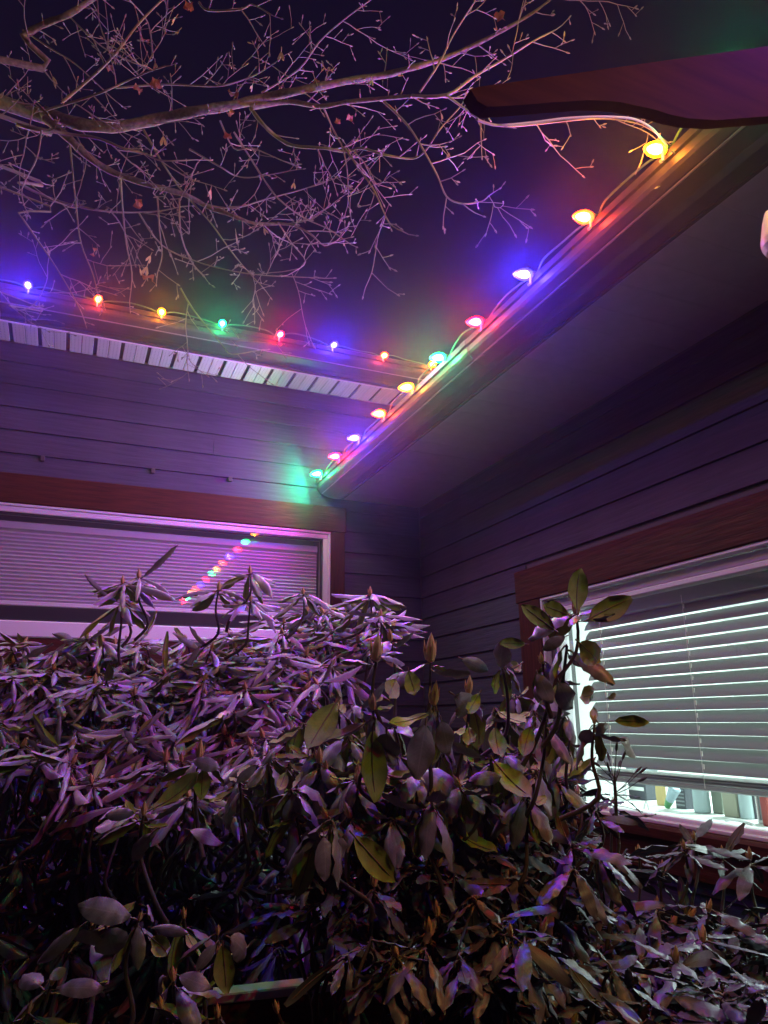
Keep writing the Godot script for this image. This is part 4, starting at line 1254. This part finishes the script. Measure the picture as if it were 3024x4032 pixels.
func build_desk() -> void:
	var d := thing("desk", "white desk top inside the lit window, under the row of small things", "desk", Vector3(2.62, 0.3, -2.0))
	put("top", box_mesh(Vector3(0.74, 0.03, 2.0), 0.004), M.plaster, d, Transform3D(Basis(), Vector3(0, DESK - 0.3 - 0.0155, 0)))
	for z in [-0.95, 0.95]:
		put("leg", box_mesh(Vector3(0.6, DESK - 0.3 - 0.031, 0.04), 0.003), M.plaster_dim, d, Transform3D(Basis(), Vector3(0, (DESK - 0.3 - 0.031) * 0.5, z)))
	var dark := mat(Color(0.05, 0.055, 0.07), 0.5)
	var grey := mat(Color(0.22, 0.25, 0.27), 0.45)
	var yellow := mat(Color(0.5, 0.36, 0.14), 0.6)
	var orange := mat(Color(0.5, 0.24, 0.06), 0.5)
	var red := mat(Color(0.35, 0.04, 0.03), 0.45)
	var blue := mat(Color(0.03, 0.08, 0.3), 0.4)
	var green := mat(Color(0.06, 0.28, 0.10), 0.4)
	var pale := mat(Color(0.38, 0.5, 0.58), 0.25)
	pale.backlight_enabled = true
	pale.backlight = Color(0.4, 0.4, 0.4)
	var beige := mat(Color(0.4, 0.38, 0.29), 0.6)
	var sage := mat(Color(0.24, 0.27, 0.22), 0.6)
	var o: Node3D
	o = desk_thing("storage_box", "dark grey storage box with a pale front strip, leftmost dark thing behind the window gap", "box", 2545, 2.62)
	put("body", box_mesh(Vector3(0.09, 0.13, 0.12), 0.004), dark, o, Transform3D(Basis(), Vector3(0, 0.065, 0)))
	put("lid", box_mesh(Vector3(0.094, 0.012, 0.124), 0.003), grey, o, Transform3D(Basis(), Vector3(0, 0.1365, 0)))
	put("front_strip", box_mesh(Vector3(0.004, 0.016, 0.10), 0.001), M.plaster, o, Transform3D(Basis(), Vector3(-0.0465, 0.05, 0)))
	o = desk_thing("mug", "white round mug standing behind the flower sprig, left end of the window gap", "mug", 2440, 2.50)
	var s := st()
	lathe(s, [Vector2(0, 0), Vector2(0.034, 0), Vector2(0.040, 0.012), Vector2(0.041, 0.085), Vector2(0.038, 0.085), Vector2(0.036, 0.012), Vector2(0, 0.010)], 20)
	put("cup", done(s), M.vinyl, o)
	s = st()
	tube(s, smooth_path([Vector3(-0.02, 0.07, -0.036), Vector3(-0.03, 0.068, -0.06), Vector3(-0.03, 0.03, -0.062), Vector3(-0.02, 0.022, -0.037)], 4), [0.005, 0.005, 0.005, 0.005, 0.005, 0.005, 0.005, 0.005, 0.005, 0.005, 0.005, 0.005, 0.005], 6)
	put("handle", done(s), M.vinyl, o)
	o = desk_thing("paper_bag", "folded yellow paper bag standing open beside the pale cup", "paper bag", 2612, 2.50)
	for q in [[-0.014, 0.12, 0.1], [0.016, 0.14, -0.16]]:
		s = st()
		prism(s, PackedVector2Array([Vector2(-0.014, 0), Vector2(0.014, 0), Vector2(0.020, q[1]), Vector2(-0.010, q[1] * 1.04), Vector2(-0.016, q[1] * 0.5)]), 0.004)
		put("panel", done(s), yellow, o, Transform3D(Basis(Vector3.UP, -PI / 2 + q[2]), Vector3(0, 0, q[0])))
	put("filling", box_mesh(Vector3(0.012, 0.07, 0.022), 0.003), blue, o, Transform3D(Basis(), Vector3(0.012, 0.06, 0.002)))
	o = desk_thing("cup", "pale blue cup tipped over against a dark box, with a green cap", "cup", 2655, 2.40)
	s = st()
	lathe(s, [Vector2(0, 0), Vector2(0.017, 0), Vector2(0.024, 0.052), Vector2(0.025, 0.062), Vector2(0.018, 0.068), Vector2(0, 0.068)], 18)
	var lean := Basis(Vector3.RIGHT, 0.62)
	put("bowl", done(s), pale, o, Transform3D(lean, Vector3(0, 0.040, -0.018)))
	s = st()
	lathe(s, [Vector2(0, -0.036), Vector2(0.012, -0.034), Vector2(0.016, -0.010), Vector2(0.0185, 0.0), Vector2(0, 0.001)], 16)
	put("cap", done(s), green, o, Transform3D(lean, Vector3(0, 0.040, -0.0185)))
	o = desk_thing("wire_crate", "dark slatted crate between the pale cup and the grey jar", "crate", 2712, 2.52)
	put("body", box_mesh(Vector3(0.08, 0.105, 0.058), 0.002), dark, o, Transform3D(Basis(), Vector3(0, 0.0525, 0)))
	for k in 6:
		put("slat", box_mesh(Vector3(0.004, 0.006, 0.05), 0.001), grey, o, Transform3D(Basis(), Vector3(-0.0415, 0.016 + k * 0.015, 0)))
	o = desk_thing("jar", "grey blue glass jar under the white tray", "jar", 2768, 2.46)
	s = st()
	lathe(s, [Vector2(0, 0), Vector2(0.030, 0), Vector2(0.034, 0.006), Vector2(0.033, 0.098), Vector2(0.028, 0.106), Vector2(0, 0.107)], 20)
	var frosted := mat(Color(0.42, 0.52, 0.55), 0.18)
	put("glass", done(s), frosted, o)
	o = thing("tray", "white shallow tray lying on the grey jar and the slatted crate", "tray", on_x(2755, 3146, 2.49))
	put("base", box_mesh(Vector3(0.07, 0.010, 0.135), 0.003), M.vinyl, o)
	for z in [-0.065, 0.065]:
		put("rim", box_mesh(Vector3(0.07, 0.014, 0.004), 0.001), M.vinyl, o, Transform3D(Basis(), Vector3(0, 0.0122, z)))
	o.position.y = DESK + 0.1135
	var tray_at := o.position
	o = thing("marker", "long orange marker lying across the white tray", "marker", tray_at + Vector3(-0.006, 0.0145, -0.02))
	s = st()
	tube(s, [Vector3(0, 0, -0.085), Vector3(0, 0, 0.085)], [0.0062, 0.0062], 8)
	put("barrel", done(s), orange, o)
	s = st()
	tube(s, [Vector3(0, 0, 0.0855), Vector3(0, 0, 0.11)], [0.0068, 0.0066], 8)
	put("cap", done(s), yellow, o)
	o = thing("pencil", "thin red pencil lying behind the orange marker on the white tray", "pencil", tray_at + Vector3(0.012, 0.012, -0.03))
	s = st()
	tube(s, [Vector3(0, 0, -0.06), Vector3(0, 0, 0.05), Vector3(0, 0, 0.064)], [0.0042, 0.0042, 0.0006], 6)
	put("barrel", done(s), red, o)
	o = desk_thing("folder", "sage green folder standing between the grey jar and the beige box", "folder", 2838, 2.50)
	put("cover", box_mesh(Vector3(0.03, 0.125, 0.052), 0.002), sage, o, Transform3D(Basis(), Vector3(0, 0.0625, 0)))
	put("paper", box_mesh(Vector3(0.022, 0.119, 0.048), 0.001), M.plaster, o, Transform3D(Basis(), Vector3(0.006, 0.0665, 0.003)))
	o = desk_thing("carton", "beige upright carton right of the sage folder", "carton", 2893, 2.47)
	put("body", box_mesh(Vector3(0.05, 0.122, 0.062), 0.003), beige, o, Transform3D(Basis(Vector3.UP, 0.1), Vector3(0, 0.061, 0)))
	put("flap", box_mesh(Vector3(0.046, 0.003, 0.058), 0.001), M.plaster, o, Transform3D(Basis(Vector3.UP, 0.1), Vector3(0, 0.1238, 0)))
	o = desk_thing("can", "grey cylinder can right of the beige carton", "can", 2942, 2.47)
	s = st()
	lathe(s, [Vector2(0, 0), Vector2(0.024, 0), Vector2(0.026, 0.003), Vector2(0.026, 0.112), Vector2(0.0275, 0.115), Vector2(0.0275, 0.122), Vector2(0.024, 0.124), Vector2(0, 0.124)], 20)
	put("body", done(s), frosted, o)
	o = desk_thing("speaker", "black box speaker between the grey can and the white frame", "speaker", 2985, 2.52)
	put("case", box_mesh(Vector3(0.08, 0.125, 0.05), 0.004), dark, o, Transform3D(Basis(), Vector3(0, 0.0625, 0)))
	s = st()
	lathe(s, [Vector2(0.006, 0), Vector2(0.016, 0.003), Vector2(0.019, 0.001)], 16, Transform3D(Basis(Vector3(0, 0, 1), PI / 2), Vector3(-0.041, 0.045, 0)))
	put("cone", done(s), grey, o)
	o = desk_thing("picture_frame", "white picture frame at the right edge of the window gap", "picture frame", 3010, 2.40)
	for q in [[Vector3(0, 0.006, 0), Vector3(0.012, 0.012, 0.060)], [Vector3(0, 0.119, 0), Vector3(0.012, 0.012, 0.060)], [Vector3(0, 0.0625, -0.026), Vector3(0.012, 0.101, 0.008)], [Vector3(0, 0.0625, 0.026), Vector3(0.012, 0.101, 0.008)]]:
		put("rail", box_mesh(q[1], 0.0015), M.vinyl, o, Transform3D(Basis(), q[0]))
	put("print", box_mesh(Vector3(0.003, 0.101, 0.044), 0.0), grey, o, Transform3D(Basis(), Vector3(0.002, 0.0625, 0)))
	o = desk_thing("red_book", "red book spine beside the white picture frame at the right edge", "book", 3046, 2.40)
	put("cover", box_mesh(Vector3(0.09, 0.13, 0.030), 0.003), red, o, Transform3D(Basis(), Vector3(0, 0.065, 0)))
	put("pages", box_mesh(Vector3(0.086, 0.126, 0.022), 0.001), M.plaster, o, Transform3D(Basis(), Vector3(0.0045, 0.066, 0)))
	o = desk_thing("wire_stand", "small white bent wire stand on the sill, left of the yellow bag", "stand", 2548, 2.30)
	s = st()
	tube(s, [Vector3(0, 0.006, -0.018), Vector3(0, 0.04, -0.002), Vector3(0, 0.04, 0.004), Vector3(0, 0.006, 0.012)], [0.004, 0.004, 0.004, 0.004], 6)
	put("wire", done(s), M.vinyl, o)
	o = desk_thing("cable", "pale cable lying in a loop on the sill before the beige carton", "cable", 2905, 2.30)
	s = st()
	var path := smooth_path([Vector3(0, 0.007, -0.06), Vector3(-0.01, 0.016, -0.02), Vector3(0.0, 0.013, 0.02), Vector3(0.01, 0.007, 0.05), Vector3(-0.01, 0.007, 0.07)], 4)
	var rad := []
	for p in path:
		rad.append(0.0055)
	tube(s, path, rad, 6)
	put("lead", done(s), M.vinyl, o)

const GLOW := 0.44
const SHINE := 75.0
const ROOM := 22.0
const SLAT_TILT := 54.0

func _ready() -> void:
	rng.seed = 20241
	turn = Basis(Vector3(0.91874, -0.012319, 0.394671), Vector3(-0.09715, 0.961737, 0.256172), Vector3(-0.382727, -0.273698, 0.882389)).orthonormalized()
	var cam := Camera3D.new()
	cam.name = "camera"
	cam.transform = Transform3D(turn, EYE)
	cam.fov = 70.269
	cam.near = 0.02
	cam.far = 400.0
	add_child(cam)
	cam.current = true
	var env := Environment.new()
	var sky := ProceduralSkyMaterial.new()
	sky.sky_top_color = Color(0.004, 0.0026, 0.012).linear_to_srgb()
	sky.sky_horizon_color = Color(0.010, 0.006, 0.030).linear_to_srgb()
	sky.sky_curve = 0.12
	sky.ground_bottom_color = Color(0.003, 0.0025, 0.004).linear_to_srgb()
	sky.ground_horizon_color = Color(0.010, 0.007, 0.022).linear_to_srgb()
	env.background_mode = Environment.BG_SKY
	env.sky = Sky.new()
	env.sky.sky_material = sky
	env.tonemap_mode = Environment.TONE_MAPPER_LINEAR
	env.tonemap_exposure = 1.0
	env.volumetric_fog_enabled = true          # added forward-scattering haze, standing in for lens glow round each bulb
	env.volumetric_fog_density = 0.008
	env.volumetric_fog_albedo = Color(0.95, 0.95, 1.0)
	env.volumetric_fog_anisotropy = 0.92
	env.sdfgi_enabled = true
	env.ssao_enabled = true
	env.ssil_enabled = true
	var we := WorldEnvironment.new()
	we.name = "world"
	we.environment = env
	add_child(we)
	make_materials()
	M.panel = glow(Color(0.86, 1.0, 0.97), 6.0)
	M.stain_rake = grained(mat(Color.WHITE, 0.6), noise_tex(0.014, 5, 256, 15, Color(0.045, 0.015, 0.004), Color(0.085, 0.028, 0.007)), null, Vector3(1.2, 12, 1.2), 0.0)
	M.stain_rake.metallic_specular = 0.08
	M.edge_cap = mat(Color(0.5, 0.46, 0.44), 0.55)  # pale colour stands in for light along the top edge
	build_ground()
	build_walls()
	build_back_window()
	build_side_window()
	build_back_eave()
	build_side_eave()
	build_desk()
	build_lights()
	build_lead()
	build_shrubs()
	build_tree()

func build_ground() -> void:
	var s := st()
	face(s, [Vector3(-120, 0, -120), Vector3(120, 0, -120), Vector3(120, 0, 120), Vector3(-120, 0, 120)], Vector3.UP)
	tag(put("ground", done(s), M.soil, self), "", "", "", "structure")
